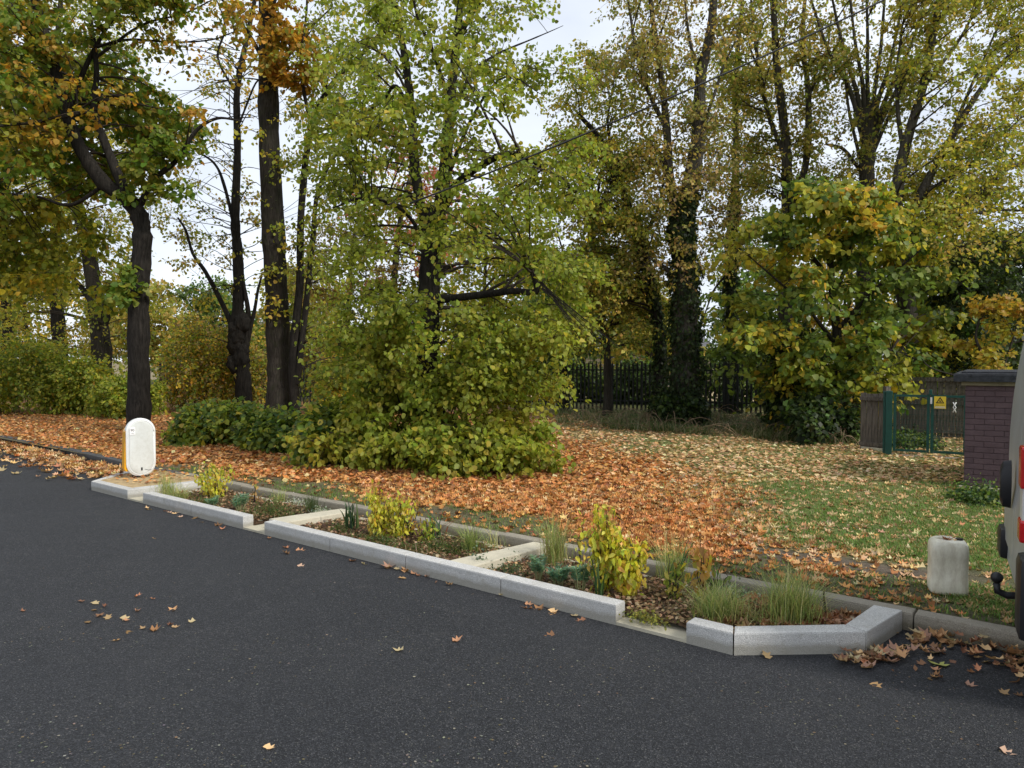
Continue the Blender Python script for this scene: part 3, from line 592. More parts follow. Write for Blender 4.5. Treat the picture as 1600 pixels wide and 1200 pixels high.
# distant trees beyond the fence
for i, (px, Y, top, hw, cols, lab) in enumerate([
        (-120, 46, 330, 130, OLIVE, 'far olive tree beyond the left edge shrubs'), (40, 50, 380, 110, YELLOWG, 'far yellowish tree behind the left shrubs'),
        (205, 48, 430, 90, OLIVE, 'far olive tree just behind the crooked maple trunk'), (330, 52, 440, 80, MIDG, 'far green tree seen under the forked tree'),
        (470, 50, 400, 80, OLIVE, 'far tree seen right of the tall straight trunk'), (760, 50, 330, 110, YELLOWG, 'far yellowish tree behind the right half of the lime'),
        (905, 44, 400, 80, MIDG, 'far green tree half hiding the house beyond the fence'), (1010, 42, 430, 70, OLIVE, 'far olive tree seen between the ivy trunk and the slim leaning tree'), (1185, 44, 380, 90, MIDG, 'far green tree behind the yellow green maple'),
        (1330, 46, 330, 110, OLIVE, 'far olive tree behind the fan branched tree'), (1500, 44, 350, 110, OLIVE, 'far olive tree behind the spreading tree'), (1680, 42, 330, 120, MIDG, 'far green tree behind the van')]):
    b = atY(px, 600, Y); b.z = -.1
    t = Tree('distant_tree', lab, 'tree', b, M['bark_dark'], T_RHOMB, 'distant trees beyond the fence')
    t.limb([b] + L(Y, (px + 4, 540), (px - 3, 480), (px, top + 40)), .3, .08, .01, True, 8)
    t.fill([(top, px - hw * .4, px + hw * .4), (top + 60, px - hw * .9, px + hw * .9), (500, px - hw, px + hw), (560, px - hw * .9, px + hw * .9)], Y, 4, 60, 1.9, 5, 24, .30, cols, spread=.25, twig=.012)
    t.done()

# ---------------------------------------------------------------- shrubs and undergrowth
def bush(name, label, px0, px1, pytop, base_py, cols, nleaf, size, depth=1.0, leaf=T_RHOMB, wts=None, stems=14, cat='shrub', group=None, lumps=9):
    b = at((px0 + px1) / 2, base_py, .1); Y = b.y + depth; wd = (px1 - px0) / FPX * Y / 2; h = (base_py - pytop) / FPX * b.y
    root = empty(name, (b.x, Y, .1), 0, label=label, cat=cat, group=group)
    cs = []; 
    for i in range(lumps):
        a = (i + .5) / lumps * 2 - 1 + rng.uniform(-.12, .12); cs.append((a * wd * .85, rng.uniform(-.5, .5) * depth, h * (1 - .35 * a * a) * rng.uniform(.38, .62), wd / lumps * rng.uniform(1.6, 2.4), depth * rng.uniform(.5, .8), h * rng.uniform(.35, .5)))
    P = []; N = []; per = nleaf // lumps
    for c in cs:
        e = norm(rng.standard_normal((per, 3))); rr = rng.random((per, 1)) ** .3
        bumpy = 1 + .22 * np.sin(e[:, :1] * 9 + c[0]) * np.sin(e[:, 2:] * 8)
        P.append(np.array(c[:3]) + e * rr * bumpy * np.array(c[3:])); N.append(e)
    P = np.concatenate(P); N = np.concatenate(N); ok = P[:, 2] > .02; P, N = P[ok], N[ok]; n = len(P)
    P += .09 * rng.standard_normal((n, 3))
    ns_ = 26 + lumps * 5; cen = np.array(cs)[rng.integers(0, len(cs), ns_)]; e = norm(rng.standard_normal((ns_, 3)) + np.array([0, -.3, .5])); a0 = cen[:, :3] + e * cen[:, 3:] * .6; a1 = cen[:, :3] + e * cen[:, 3:] * rng.uniform(1.1, 1.75, (ns_, 1)) + np.array([0, 0, .02])
    q = rng.random((ns_, 34, 1)); SP = (a0[:, None] * (1 - q) + a1[:, None] * q + np.array([0, 0, -.18]) * q * q).reshape(-1, 3) + .05 * rng.standard_normal((ns_ * 34, 3)); SP[:, 2] = np.maximum(SP[:, 2], .03)
    P = np.concatenate([P, SP]); N = np.concatenate([N, np.repeat(e, 34, 0)]); n = len(P)
    Vv_, Ff, cc = place(leaf, P, N * .6 + np.array([0, 0, -.5]) + .6 * rng.standard_normal((n, 3)), np.array([0, -.1, 1.]) + .6 * N + .45 * rng.standard_normal((n, 3)), size * (.6 + .7 * rng.random(n)), pal(n, cols, wts))
    link('foliage', np_mesh('foliage', Vv_, Ff, M['leaf'], cc), root, kind='stuff')
    W = []
    for i in range(stems):
        c = cs[rng.integers(len(cs))]; e = np.array(c[:3]) + norm(rng.standard_normal(3)) * np.array(c[3:]) * .9; e[2] = abs(e[2]); s0 = np.array([c[0] * .8, 0, 0]); tt = np.linspace(0, 1, 5)[:, None]
        W.append((1 - tt) ** 2 * s0 + 2 * tt * (1 - tt) * (np.array([c[0], 0, h * .6])) + tt * tt * e)
    V2, F2 = tubes(np.array(W), np.tile(np.linspace(.016, .004, 5), (stems, 1)), 4)
    link('stems', np_mesh('stems', V2, F2, M['twig'], None, True), root, kind='stuff')
    return root
bush('shrub', 'leafy green shrub filling the left edge above the orange leaves', -90, 70, 520, 652, YELLOWG + GREEN_LIME[:4], 9500, .11, 1.5, wts=[5, 4, 1, 4, .5, 5, 5, 4, 3])
bush('shrub', 'green and yellow shrub in front of the trunk near the left edge', 50, 150, 545, 650, YELLOWG + GREEN_LIME[:4], 8000, .11, 1.2, wts=[5, 4, 1, 4, .5, 5, 5, 4, 3])
bush('shrub', 'low green shrub at the foot of the crooked maple', 130, 215, 585, 655, GREEN_LIME[:3] + YELLOWG[:2], 6000, .11, 1.0)
bush('shrub', 'yellowish shrub just right of the crooked maple trunk', 225, 345, 485, 645, YELLOWG + YELLOWG + RUSSET, 9000, .11, 1.5)
bush('shrub', 'brownish shrub left of the burred trunk', 300, 400, 500, 640, YELLOWG + RUSSET + OLIVE, 6000, .12, 1.5)
bush('shrub', 'low spreading dark green shrub running from the maple to the tall trunk', 245, 400, 634, 700, MIDG + GREEN_LIME[:4] + YELLOWG[:2], 9000, .105, .9, leaf=T_HEART, lumps=12)
bush('shrub', 'dark green shrub round the foot of the tall straight trunk', 360, 475, 652, 712, MIDG + GREEN_LIME[:3], 8000, .105, .7, leaf=T_HEART, lumps=9)
bush('shrub', 'green shrub between the tall trunk and the skirt of the lime', 450, 560, 640, 735, GREEN_LIME[:4] + MIDG, 8000, .10, .7, leaf=T_HEART, lumps=9)
bush('shrub', 'yellow green shrub behind the skirt of the lime', 470, 640, 540, 650, YELLOWG, 9000, .12, 1.5)
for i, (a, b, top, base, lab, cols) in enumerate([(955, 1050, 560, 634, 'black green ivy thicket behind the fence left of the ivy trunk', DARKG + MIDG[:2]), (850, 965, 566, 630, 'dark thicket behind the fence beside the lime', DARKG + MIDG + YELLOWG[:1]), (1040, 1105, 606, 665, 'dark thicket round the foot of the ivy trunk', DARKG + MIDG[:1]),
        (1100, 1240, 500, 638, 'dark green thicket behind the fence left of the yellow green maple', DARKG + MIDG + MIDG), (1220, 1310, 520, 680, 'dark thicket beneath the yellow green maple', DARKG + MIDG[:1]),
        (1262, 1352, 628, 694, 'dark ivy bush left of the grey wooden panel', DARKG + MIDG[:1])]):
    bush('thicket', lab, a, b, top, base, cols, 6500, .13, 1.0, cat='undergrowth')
bush('ivy_bank', 'ivy growing over the ground behind the green gates', 1400, 1500, 690, 704, DARKG + MIDG, 4000, .07, 1.2, cat='ivy')
bush('low_weed', 'small dark green weeds at the foot of the brick hut', 1515, 1575, 772, 792, MIDG + [(.05, .11, .05)], 1200, .045, .25, cat='weeds', stems=6)

for a_, b_, top, lab in ((240, 480, 500, 'far hedge seen between the left trunks beyond the fence'), (460, 700, 500, 'far hedge behind the left half of the lime beyond the fence'), (680, 900, 505, 'far hedge behind the right half of the lime beyond the fence')):
    bush('far_hedge', lab, a_, b_, top, 618, YELLOWG + MIDG + OLIVE, 9000, .18, 1.2, cat='hedge')
# rough grass along the fence foot
def blades(P, h, wdt, lean, cols, wts=None, short=False, dirn=None):
    n = len(P); a = rng.random(n) * 2 * np.pi; o = np.stack([np.cos(a), np.sin(a), 0 * a], -1) if dirn is None else dirn
    sd = np.cross(o, [0, 0, 1.]); H = h * (.5 + .8 * rng.random(n)); k = lean * (.3 + 1.1 * rng.random(n)); w_ = wdt * (.7 + .6 * rng.random(n))
    pts = []
    for q, ww in (((0, 1), (.6, .75), (1, .12)) if short else ((0, 1), (.45, .8), (.8, .5), (1, 0.12))):
        c = P + o * (H * k * q * q)[:, None] + np.array([0, 0, 1.]) * (H * (q - .35 * k * q * q))[:, None]
        pts += [c - sd * (w_ * ww / 2)[:, None], c + sd * (w_ * ww / 2)[:, None]]
    V = np.stack(pts, 1).reshape(-1, 3); kk = len(pts); F = np.array([(0, 1, 3, 2), (2, 3, 5, 4), (4, 5, 7, 6)][:kk // 2 - 1])
    return V, (F[None] + (np.arange(n) * kk)[:, None, None]).reshape(-1, 4), np.repeat(pal(n, cols, wts), kk, 0)
def pxscatter(n, x0, x1, ya, yb):
    px = rng.uniform(x0, x1, n); k = (px - x0) / (x1 - x0); py = (ya[0] + (ya[1] - ya[0]) * k) + rng.random(n) * ((yb[0] - ya[0]) + ((yb[1] - ya[1]) - (yb[0] - ya[0])) * k)
    t_ = [at(a, b, .1) for a, b in zip(px, py)]; P = np.array([tuple(v) for v in t_]); P[:, 2] = hgt(P[:, 0], P[:, 1]); return P
_p = pxscatter(11000, 870, 1350, (640, 664), (664, 698)); _p = _p[(np.sin(_p[:, 0] * 2.3) + np.sin(_p[:, 0] * 5.1 + _p[:, 1]) + 2.2 * rng.random(len(_p))) > .5]
V, F, c = blades(_p, .27, .016, 1.3, [(.22, .2, .1), (.12, .17, .045), (.36, .3, .17), (.09, .14, .035), (.07, .11, .03)])
link('rough_grass', np_mesh('rough_grass', V, F, M['blade'], c), None, kind='stuff', label='long dry grass and stalks along the foot of the fence', cat='grass')

bw = []
_b = pxscatter(150, 900, 1350, (640, 664), (668, 700))
for p_ in _b:
    a_ = rng.random() * 6.3; l_ = rng.uniform(.4, 1.3); h_ = rng.uniform(.25, .8); t_ = np.linspace(0, 1, 6)[:, None]
    bw.append(p_ + np.array([math.cos(a_), math.sin(a_), 0]) * l_ * t_ + np.array([0, 0, 1.]) * (h_ * 4 * t_ * (1 - t_ * .85)) * .5)
V, F = tubes(np.array(bw), np.tile(np.linspace(.011, .005, 6), (len(bw), 1)), 3)
link('bramble_stems', np_mesh('bramble_stems', V, F, plain('dry_bramble', (.22, .16, .10), .9, .1, .4), None, True), None, kind='stuff', label='arching dry bramble stems at the foot of the fence', cat='brambles')

# ---------------------------------------------------------------- mown grass and fallen leaves of the verge
n = 200000; px = rng.uniform(860, 1640, n); py = rng.uniform(690, 1000, n); ok = rng.random(n) < ((py - 640) / 360) ** .2
P = np.array([tuple(at(a, b, .1)) for a, b in zip(px[ok], py[ok])]); u_, v_ = uvof(P[:, 0], P[:, 1])
d, o, g, m = zones(P[:, 0], P[:, 1]); keep = (v_ > 1.42) & (rng.random(len(P)) < g * np.clip(1 - 1.5 * m, 0, 1) * (1 - .8 * o) * (.35 + .65 * (np.sin(P[:, 0] * 2.7 + 1.3 * np.sin(P[:, 1] * 1.9)) * np.sin(P[:, 1] * 3.1 + P[:, 0]) > -.25))) & (P[:, 1] < 19)
P = P[keep][:52000]; P[:, 2] = hgt(P[:, 0], P[:, 1]) - .005
n2 = 10000; q = rng.uniform(0, 1, (n2, 2)); uu_ = -9 + 12 * q[:, 0]; v2 = 1.34 + .75 * q[:, 1] ** 1.3; P2 = np.stack([OX + UX * uu_ - UY * v2, OY + UY * uu_ + UX * v2, 0 * uu_], -1)
P2[:, 2] = hgt(P2[:, 0], P2[:, 1]) - .004; P2 = P2[np.sin(uu_ * 2.1) + np.sin(v2 * 9 + uu_) + rng.random(n2) > .3]
V, F, c = blades(np.concatenate([P, P2]), .05, .007, .9, [(.11, .22, .035), (.16, .28, .05), (.23, .29, .07), (.32, .28, .13)], [4, 5, 4, 2], True)
# one triangle strip pair per blade keeps the lawn light
link('grass', np_mesh('grass', V, F, M['blade'], c), None, kind='stuff', label='short green grass of the verge between the fallen leaves', cat='grass')

LITTER_O = [(0.692, 0.319, 0.103), (0.604, 0.252, 0.08), (0.8, 0.443, 0.183), (0.454, 0.184, 0.063), (0.8, 0.565, 0.286), (0.227, 0.098, 0.045)]
LITTER_T = [(0.714, 0.46, 0.233), (0.596, 0.359, 0.173), (0.8, 0.584, 0.336), (0.452, 0.257, 0.112), (0.286, 0.157, 0.072)]
def litter(n, x0, x1, y0, y1, thin, size, T, name, label):
    px = rng.uniform(x0, x1, n); py = y0 + (y1 - y0) * rng.random(n)
    P = np.array([tuple(at(a, b, .1)) for a, b in zip(px, py)]); u_, v_ = uvof(P[:, 0], P[:, 1]); d, o, g, m = zones(P[:, 0], P[:, 1])
    k = (v_ > 1.33) & (rng.random(n) < d * thin) & (P[:, 1] < 27.5); P = P[k]; o = o[k]; n = len(P); P[:, 2] = hgt(P[:, 0], P[:, 1]) + .002 + .022 * rng.random(n) * o
    tilt = .32 + .25 * o[:, None]
    N = np.array([0, 0, 1.]) + tilt * rng.standard_normal((n, 3)); a = rng.random(n) * 6.3; D = np.stack([np.cos(a), np.sin(a), .12 * rng.standard_normal(n)], -1)
    c = np.where((rng.random(n) < o)[:, None], pal(n, LITTER_O, [6, 6, 3, 4, 1.5, 3]), pal(n, LITTER_T, [5, 5, 4, 3, 2]))
    V, F, cc = place(T, P, D, N, size * (.55 + .7 * rng.random(n)), c)
    link(name, np_mesh(name, V, F, M['litter'], cc), None, kind='stuff', label=label, cat='fallen leaves'); return n
n1 = litter(64000, -20, 1620, 752, 975, .95, .076, T_DRY, 'leaf_litter', 'dry orange and tan leaves strewn over the near part of the verge')
n2_ = litter(90000, -20, 1620, 646, 756, .95, .084, T_CURL, 'leaf_litter', 'carpet of orange and tan leaves over the far part of the verge')
print('litter', n1, n2_)

# ---------------------------------------------------------------- kerbs, planter edging
def stone(p0, p1, wdt, h, mat, parent, base, z0=0.0, bev=.012, name='kerb_stone', gap=.004):
    """block from p0 to p1 (kerb frame), width wdt to the +v side"""
    a = uv(*p0); b = uv(*p1); d = (b - a).normalized(); nn = Vector((-d.y, d.x, 0)); a = a + d * gap; b = b - d * gap
    pts = [a, b, b + nn * wdt, a + nn * wdt]; pts = [(p.x - base.x, p.y - base.y) for p in pts]
    MB().prism(pts, z0 - base.z, h - base.z, bev).build(name, mat, parent)
def run(name, label, stones, mat, wdt, h, cat, **k):
    b = uv(*stones[0][0]); root = empty(name, b, 0, label=label, cat=cat, **k)
    for p0, p1 in stones: stone(p0, p1, wdt, h, mat, root, b, k.get('z0', 0.0) if False else -.05)
    return root
kr = empty('kerb', uv(-20, 1.15), 0, kind='structure'); kb = uv(-20, 1.15)
uk = -45.0; i = 0
while uk < 12:
    off = lambda q: 1.15 + .22 * float(sstep(-9.0, -14.0, np.array(q))) + .004 * math.sin(i * 2.7)
    stone((uk, off(uk)), (uk + .915, off(uk + .915)), .135, .122 + .006 * math.sin(i * 1.9), M['kerb_dark'] if uk < -9.2 else M['kerb_old'], kr, kb, -.05, .018, gap=.005)
    uk += .915; i += 1
run('planter_edging', 'short grey kerb of pale blocks next to the bollard island', [((-6.97, 0), (-6.17, 0)), ((-6.17, 0), (-5.76, 0)), ((-5.76, 0), (-4.65, 0))], M['kerb_new'], .125, .142, 'kerb', group='raised kerbs of the planter')
run('planter_edging', 'long straight grey kerb along the middle of the planter', [((-4.25, 0), (-3.15, 0)), ((-3.15, 0), (-2.1, 0)), ((-2.1, 0), (-1.02, 0)), ((-1.02, 0), (.02, 0))], M['kerb_new'], .125, .142, 'kerb', group='raised kerbs of the planter')
cb = uv(.55, 0); cr_ = empty('planter_edging', cb, 0, label='angled grey kerb closing the near right end of the planter', cat='kerb', group='raised kerbs of the planter')
def poly_stone(pts, h, parent, base, mat, bev=.012, name='kerb_stone', z0=-.05):
    q = [uv(*p) for p in pts]; MB().prism([(p.x - base.x, p.y - base.y) for p in q], z0 - base.z, h - base.z, bev).build(name, mat, parent)
poly_stone([(.545, 0), (.857, 0), (.81, .125), (.545, .125)], .142, cr_, cb, M['kerb_new'])
poly_stone([(.865, .002), (1.50, .545), (1.36, .60), (.818, .127)], .142, cr_, cb, M['kerb_new'])
poly_stone([(1.508, .55), (1.60, 1.13), (1.42, 1.13), (1.366, .603)], .142, cr_, cb, M['kerb_new'])
ib = uv(-8.5, 0); ir = empty('bollard_island', ib, 0, label='small raised concrete island with sandy top under the white bollard', cat='traffic island')
for q in ([(-8.52, 0), (-7.99, 0), (-7.99, .12), (-8.56, .12)], [(-7.985, 0), (-7.40, 0), (-7.42, .12), (-7.985, .12)], [(-7.40, .005), (-7.33, .55), (-7.47, .55), (-7.53, .125), (-7.42, .125)],
          [(-7.33, .555), (-7.27, 1.13), (-7.41, 1.13), (-7.47, .555)], [(-8.53, .005), (-8.565, .125), (-8.86, .60), (-9.0, .55)], [(-9.005, .555), (-8.865, .605), (-9.2, 1.13), (-9.36, 1.13)]):
    poly_stone(q, .13, ir, ib, M['kerb_new'])
poly_stone([(-8.55, .127), (-7.545, .127), (-7.475, .6), (-7.42, 1.13), (-9.19, 1.13), (-8.85, .61)], .121, ir, ib, M['sand'], 0, 'infill')
# footing, soil and channels between the kerbs
b0 = [(-7.38, .004), (.83, .004), (1.40, .50), (1.47, 1.14), (-7.26, 1.14)]
fo = MB().prism([tuple(uv(*p))[:2] for p in b0], -.06, .022).build('footing', M['conc_light'], None, kind='structure')
def soil(u0, u1, ext=None):
    pts = [(u0, .127), (u1, .127), (u1, .985), (u0, .985)] if ext is None else ext
    nu_, nv_ = 60, 20; V = []; 
    for a in np.linspace(0, 1, nu_):
        for b_ in np.linspace(0, 1, nv_):
            p0 = (np.array(pts[0]) * (1 - a) + np.array(pts[1]) * a); p1 = (np.array(pts[3]) * (1 - a) + np.array(pts[2]) * a); p = p0 * (1 - b_) + p1 * b_
            q = uv(*p, .052 + .012 * rng.standard_normal() + .02 * math.sin(p[0] * 3) * math.sin(p[1] * 4)); V.append(tuple(q))
    id_ = np.arange(nu_ * nv_).reshape(nu_, nv_); F = np.stack([id_[:-1, :-1], id_[1:, :-1], id_[1:, 1:], id_[:-1, 1:]], -1).reshape(-1, 4)
    link('planting_bed', np_mesh('planting_bed', V, F, M['soil'], None, True), None, kind='structure')
soil(-7.0, -4.62); soil(-4.05, -1.66); soil(-1.37, .82); soil(0, 0, [(.78, .127), (1.34, .61), (1.38, .98), (.80, .985)])
for lab, p in (('first low concrete divider wall across the planter near the yellow shrub', [(-4.36, .13), (-4.06, .13), (-3.98, .975), (-4.20, .975)]), ('pale concrete divider wall across the planter left of the blue green spurge', [(-1.70, .13), (-1.42, .13), (-1.32, 1.12), (-1.53, 1.12)])):
    b = uv(*p[0]); r_ = empty('divider_wall', b, 0, label=lab, cat='wall', group='divider walls of the planter')
    m0 = [((p[0][0] + p[3][0]) / 2, (p[0][1] + p[3][1]) / 2), ((p[1][0] + p[2][0]) / 2, (p[1][1] + p[2][1]) / 2)]
    poly_stone([p[0], p[1], (m0[1][0], m0[1][1] - .003), (m0[0][0], m0[0][1] - .003)], .135, r_, b, M['conc_light'], .01, 'slab', .0)
    poly_stone([(m0[0][0], m0[0][1] + .003), (m0[1][0], m0[1][1] + .003), p[2], p[3]], .132, r_, b, M['conc_light'], .01, 'slab', .0)

# mulch flakes in the beds
n = 17000; uu_ = rng.uniform(-7, 1.35, n); v2 = rng.uniform(.14, .98, n); k = ~(((uu_ > -4.62) & (uu_ < -4.05)) | ((uu_ > -1.67) & (uu_ < -1.36)) | ((uu_ > .75) & (v2 < .13 + (uu_ - .75) * .82)))
k &= rng.random(n) < np.where(uu_ > -1.5, 1, .5)
uu_, v2 = uu_[k], v2[k]; n = len(uu_); P = np.stack([OX + UX * uu_ - UY * v2, OY + UY * uu_ + UX * v2, .06 + .03 * rng.random(n)], -1)
a = rng.random(n) * 6.3; V, F, c = place(T_CURL, P, np.stack([np.cos(a), np.sin(a), .2 * rng.standard_normal(n)], -1), np.array([0, 0, 1.]) + .5 * rng.standard_normal((n, 3)), .018 + .024 * rng.random(n), pal(n, [(.32, .17, .09), (.22, .12, .06), (.42, .26, .14), (.50, .35, .21), (.12, .07, .04)]))
link('mulch', np_mesh('mulch', V, F, M['litter'], c), None, kind='stuff', label='brown bark and leaf mulch covering the planting beds', cat='mulch')

n = 2600; uu_ = rng.uniform(-6.9, 1.3, n); v2 = rng.uniform(.16, .96, n); k = ~(((uu_ > -4.6) & (uu_ < -4.0)) | ((uu_ > -1.72) & (uu_ < -1.3)) | ((uu_ > .72) & (v2 < .16 + (uu_ - .72) * .85))) & (np.sin(uu_ * 5) + np.sin(v2 * 11 + uu_ * 3) + rng.random(n) * 1.5 > .4)
uu_, v2 = uu_[k], v2[k]; V, F, c = blades(np.stack([OX + UX * uu_ - UY * v2, OY + UY * uu_ + UX * v2, .055 + 0 * uu_], -1), .085, .005, 1.3, [(.16, .22, .06), (.34, .28, .15), (.22, .26, .09), (.42, .34, .2), (.1, .15, .05)])
link('bed_weeds', np_mesh('bed_weeds', V, F, M['blade'], c), None, kind='stuff', label='short straw and weeds growing through the bed mulch', cat='weeds')
# flecks of crushed leaf and grit on the asphalt
n = 9000; px = rng.uniform(-30, 1630, n); py = rng.uniform(740, 1215, n); P = np.array([tuple(at(a, b, .0)) for a, b in zip(px, py)]); u_, v_ = uvof(P[:, 0], P[:, 1])
cl = np.sin(P[:, 0] * 3.3 + 2 * np.sin(P[:, 1] * 2.1)) + np.sin(P[:, 1] * 4.7 + P[:, 0]) + 1.6 * rng.random(n)
k = ((v_ < -.03) | (u_ > 1.7)) & (v_ < 1.1) & (cl > .9); P = P[k]; n = len(P); P[:, 2] = .003
a = rng.random(n) * 6.3; V, F, c = place(T_CURL, P, np.stack([np.cos(a), np.sin(a), 0 * a], -1), np.array([0, 0, 1.]) + .12 * rng.standard_normal((n, 3)), .003 + .016 * rng.random(n) ** 2.3, pal(n, [(.16, .15, .125), (.30, .28, .22), (.18, .135, .08), (.11, .11, .105)]))
V[:, 2] = .003 + (V[:, 2] - .003) * .35
link('grit', np_mesh('grit', V, F, M['litter'], c), None, kind='stuff', label='pale flecks of grit and crushed leaf on the asphalt', cat='grit')

# ---------------------------------------------------------------- single fallen leaves on the asphalt
dry = []
for T in (T_DRY, T_MAPLE, T_DRY, T_MAPLE, T_DRY):
    for cc in ((.50, .30, .15), (.36, .19, .09), (.60, .42, .25), (.26, .13, .07)):
        Vt = T[0].copy(); Vt[:, 2] = Vt[:, 2] * rng.uniform(.5, 1.5) + .08 * np.sin(Vt[:, 0] * 4 + rng.random() * 6); Vt[:, 1] *= rng.uniform(.6, 1)
        V, F, c = place((Vt, T[1]), np.zeros((1, 3)), np.array([[1., 0, 0]]), np.array([[0, 0, 1.]]), np.ones(1), pal(1, [cc])); dry.append(np_mesh('fallen_leaf', V, F, M['litter'], c))
yl = np_mesh('fallen_leaf', *place(T_MAPLE, np.zeros((1, 3)), np.array([[1., 0, 0]]), np.array([[0, 0, 1.]]), np.ones(1), np.array([[.55, .55, .16]]))[:2], M['litter'], np.tile([[.5, .5, .14]], (11, 1)))
def leaf1(px, py, size, label, group, z=0.008, me=None):
    p = at(px, py, 0.0); o = link('fallen_leaf', me or dry[rng.integers(len(dry))], None, label=label, cat='leaf', group=group)
    o.location = (p.x, p.y, z); o.scale = (size, size, size); o.rotation_euler = (rng.uniform(-.25, .25), rng.uniform(-.25, .25), rng.uniform(0, 6.3)); return o
g = 'scattered leaves on the open asphalt left of centre'
for x, y in ((122, 941), (145, 943), (163, 950), (211, 934), (234, 936), (216, 954), (145, 953), (190, 966), (170, 968), (136, 971), (200, 969), (226, 984), (234, 986), (263, 979), (268, 981), (304, 971), (270, 951), (37, 957), (202, 986), (188, 999), (156, 962)):
    leaf1(x, y, .055 + .03 * rng.random(), 'small dry leaf in the loose cluster on the asphalt at left', g)
for x, y, lab in ((467, 884, 'single pale leaf on asphalt in front of the long kerb left end'), (237, 842, 'lone leaf on asphalt near the short kerb'), (414, 1167, 'lone orange leaf near the bottom edge of the road'), (630, 1018, 'small round pale leaf alone in the middle of the road'), (707, 1003, 'faded leaf print on the road right of centre'),
                  (1363, 1067, 'lone dry leaf on the asphalt below the angled kerb'), (1203, 1030, 'tiny leaf in front of the angled kerb face'), (1562, 1171, 'leaf at the bottom right corner of the road'), (866, 992, 'small leaf on the asphalt below the kerb end')):
    leaf1(x, y, .075, lab, None)
leaf1(1478, 1044, .13, 'yellow green leaf lying on the road near the van', None, .012, yl)
g = 'leaves along the foot of the planter kerb'
for x, y in ((231, 795), (237, 796), (255, 799), (262, 802), (268, 803), (279, 807), (286, 808), (300, 811), (318, 816), (336, 822), (348, 826), (417, 842), (450, 857), (462, 860), (555, 878), (565, 882), (605, 889), (616, 890), (627, 893), (632, 895), (634, 903), (648, 898), (656, 901), (664, 902), (685, 901), (684, 910), (706, 916), (781, 932), (820, 944), (832, 951), (842, 949), (860, 953), (866, 957), (902, 965), (914, 968), (452, 866)):
    leaf1(x, y, .06 + .045 * rng.random(), 'dry curled leaf lying against the foot of the planter kerb', g)
leaf1(617, 886, .15, 'large pointed leaf against the long kerb, biggest of those there', None, .03)
for x, y in ((300, 793), (1086, 0),)[:1]: leaf1(x - 12, y - 6, .1, 'brown leaf resting on top of the short kerb', None, .15)
g = 'leaves round the tip of the angled kerb'
for k in range(46):
    x = rng.normal(1362, 28); y = 1030 + rng.normal(0, 7) - (x - 1362) * .12
    if x < 1318 and y < 1024: y = 1027
    leaf1(x, max(y, 1020), .06 + .045 * rng.random(), 'dry leaf in the small drift at the tip of the angled kerb', g, .01 + .03 * rng.random())
for k in range(16): leaf1(rng.uniform(1400, 1440), rng.uniform(992, 1022), .07, 'dry leaf in the small drift at the tip of the angled kerb', g)
g = 'leaves heaped in the gutter by the van'
def leafuv(u, v, z, size, label, group):
    p = uv(u, v, z); o = link('fallen_leaf', dry[rng.integers(len(dry))], None, label=label, cat='leaf', group=group); o.location = p; o.scale = (size,) * 3
    o.rotation_euler = (rng.uniform(-.6, .6), rng.uniform(-.5, .5), rng.uniform(0, 6.3)); return o
for k in range(190):
    u = 1.66 + 1.25 * rng.random() ** .75; dv = abs(rng.normal(0, .17)) * (.55 + .6 * min(1, (u - 1.6) / .6)); hz = .09 * math.exp(-dv * 7) * min(1, (u - 1.6) / .5)
    leafuv(u, 1.11 - dv, .012 + hz * rng.random(), .05 + .05 * rng.random(), 'brown curled leaf in the gutter heap beside the van', g)
for k in range(30): leafuv(rng.uniform(1.7, 2.7), rng.uniform(.35, .85), .01, .04 + .05 * rng.random(), 'brown curled leaf in the gutter heap beside the van', g)
# left gutter: too many to count
n = 2600; uu_ = rng.uniform(-26, -8.2, n); dv = np.abs(rng.normal(0, 1, n)) * (.42 + .05 * rng.random(n)); v2 = 1.12 + .2 * sstep(-9, -14, uu_) - dv
k = ~((uu_ > -9.6) & (v2 > -.05)) ; uu_, v2 = uu_[k], v2[k]; n = len(uu_); P = np.stack([OX + UX * uu_ - UY * v2, OY + UY * uu_ + UX * v2, .01 + .03 * rng.random(n)], -1); a = rng.random(n) * 6.3
V, F, c = place(T_DRY, P, np.stack([np.cos(a), np.sin(a), .1 * rng.standard_normal(n)], -1), np.array([0, 0, 1.]) + .35 * rng.standard_normal((n, 3)), .07 + .08 * rng.random(n), pal(n, LITTER_O + LITTER_T))
link('leaf_litter', np_mesh('leaf_litter', V, F, M['litter'], c), None, kind='stuff', label='orange and yellow leaves drifted in the gutter left of the bollard', cat='fallen leaves')
n = 260; uu_ = rng.uniform(-8.9, -7.6, n); v2 = rng.uniform(.1, 1.1, n) ** .6 * 1.1; P = np.stack([OX + UX * uu_ - UY * v2, OY + UY * uu_ + UX * v2, .13 + .01 * rng.random(n)], -1); a = rng.random(n) * 6.3
V, F, c = place(T_CURL, P, np.stack([np.cos(a), np.sin(a), 0 * a], -1), np.array([0, 0, 1.]) + .3 * rng.standard_normal((n, 3)), .03 + .05 * rng.random(n), pal(n, LITTER_O))
link('leaf_litter', np_mesh('leaf_litter', V, F, M['litter'], c), None, kind='stuff', label='small orange leaves on the island around the bollard', cat='fallen leaves')

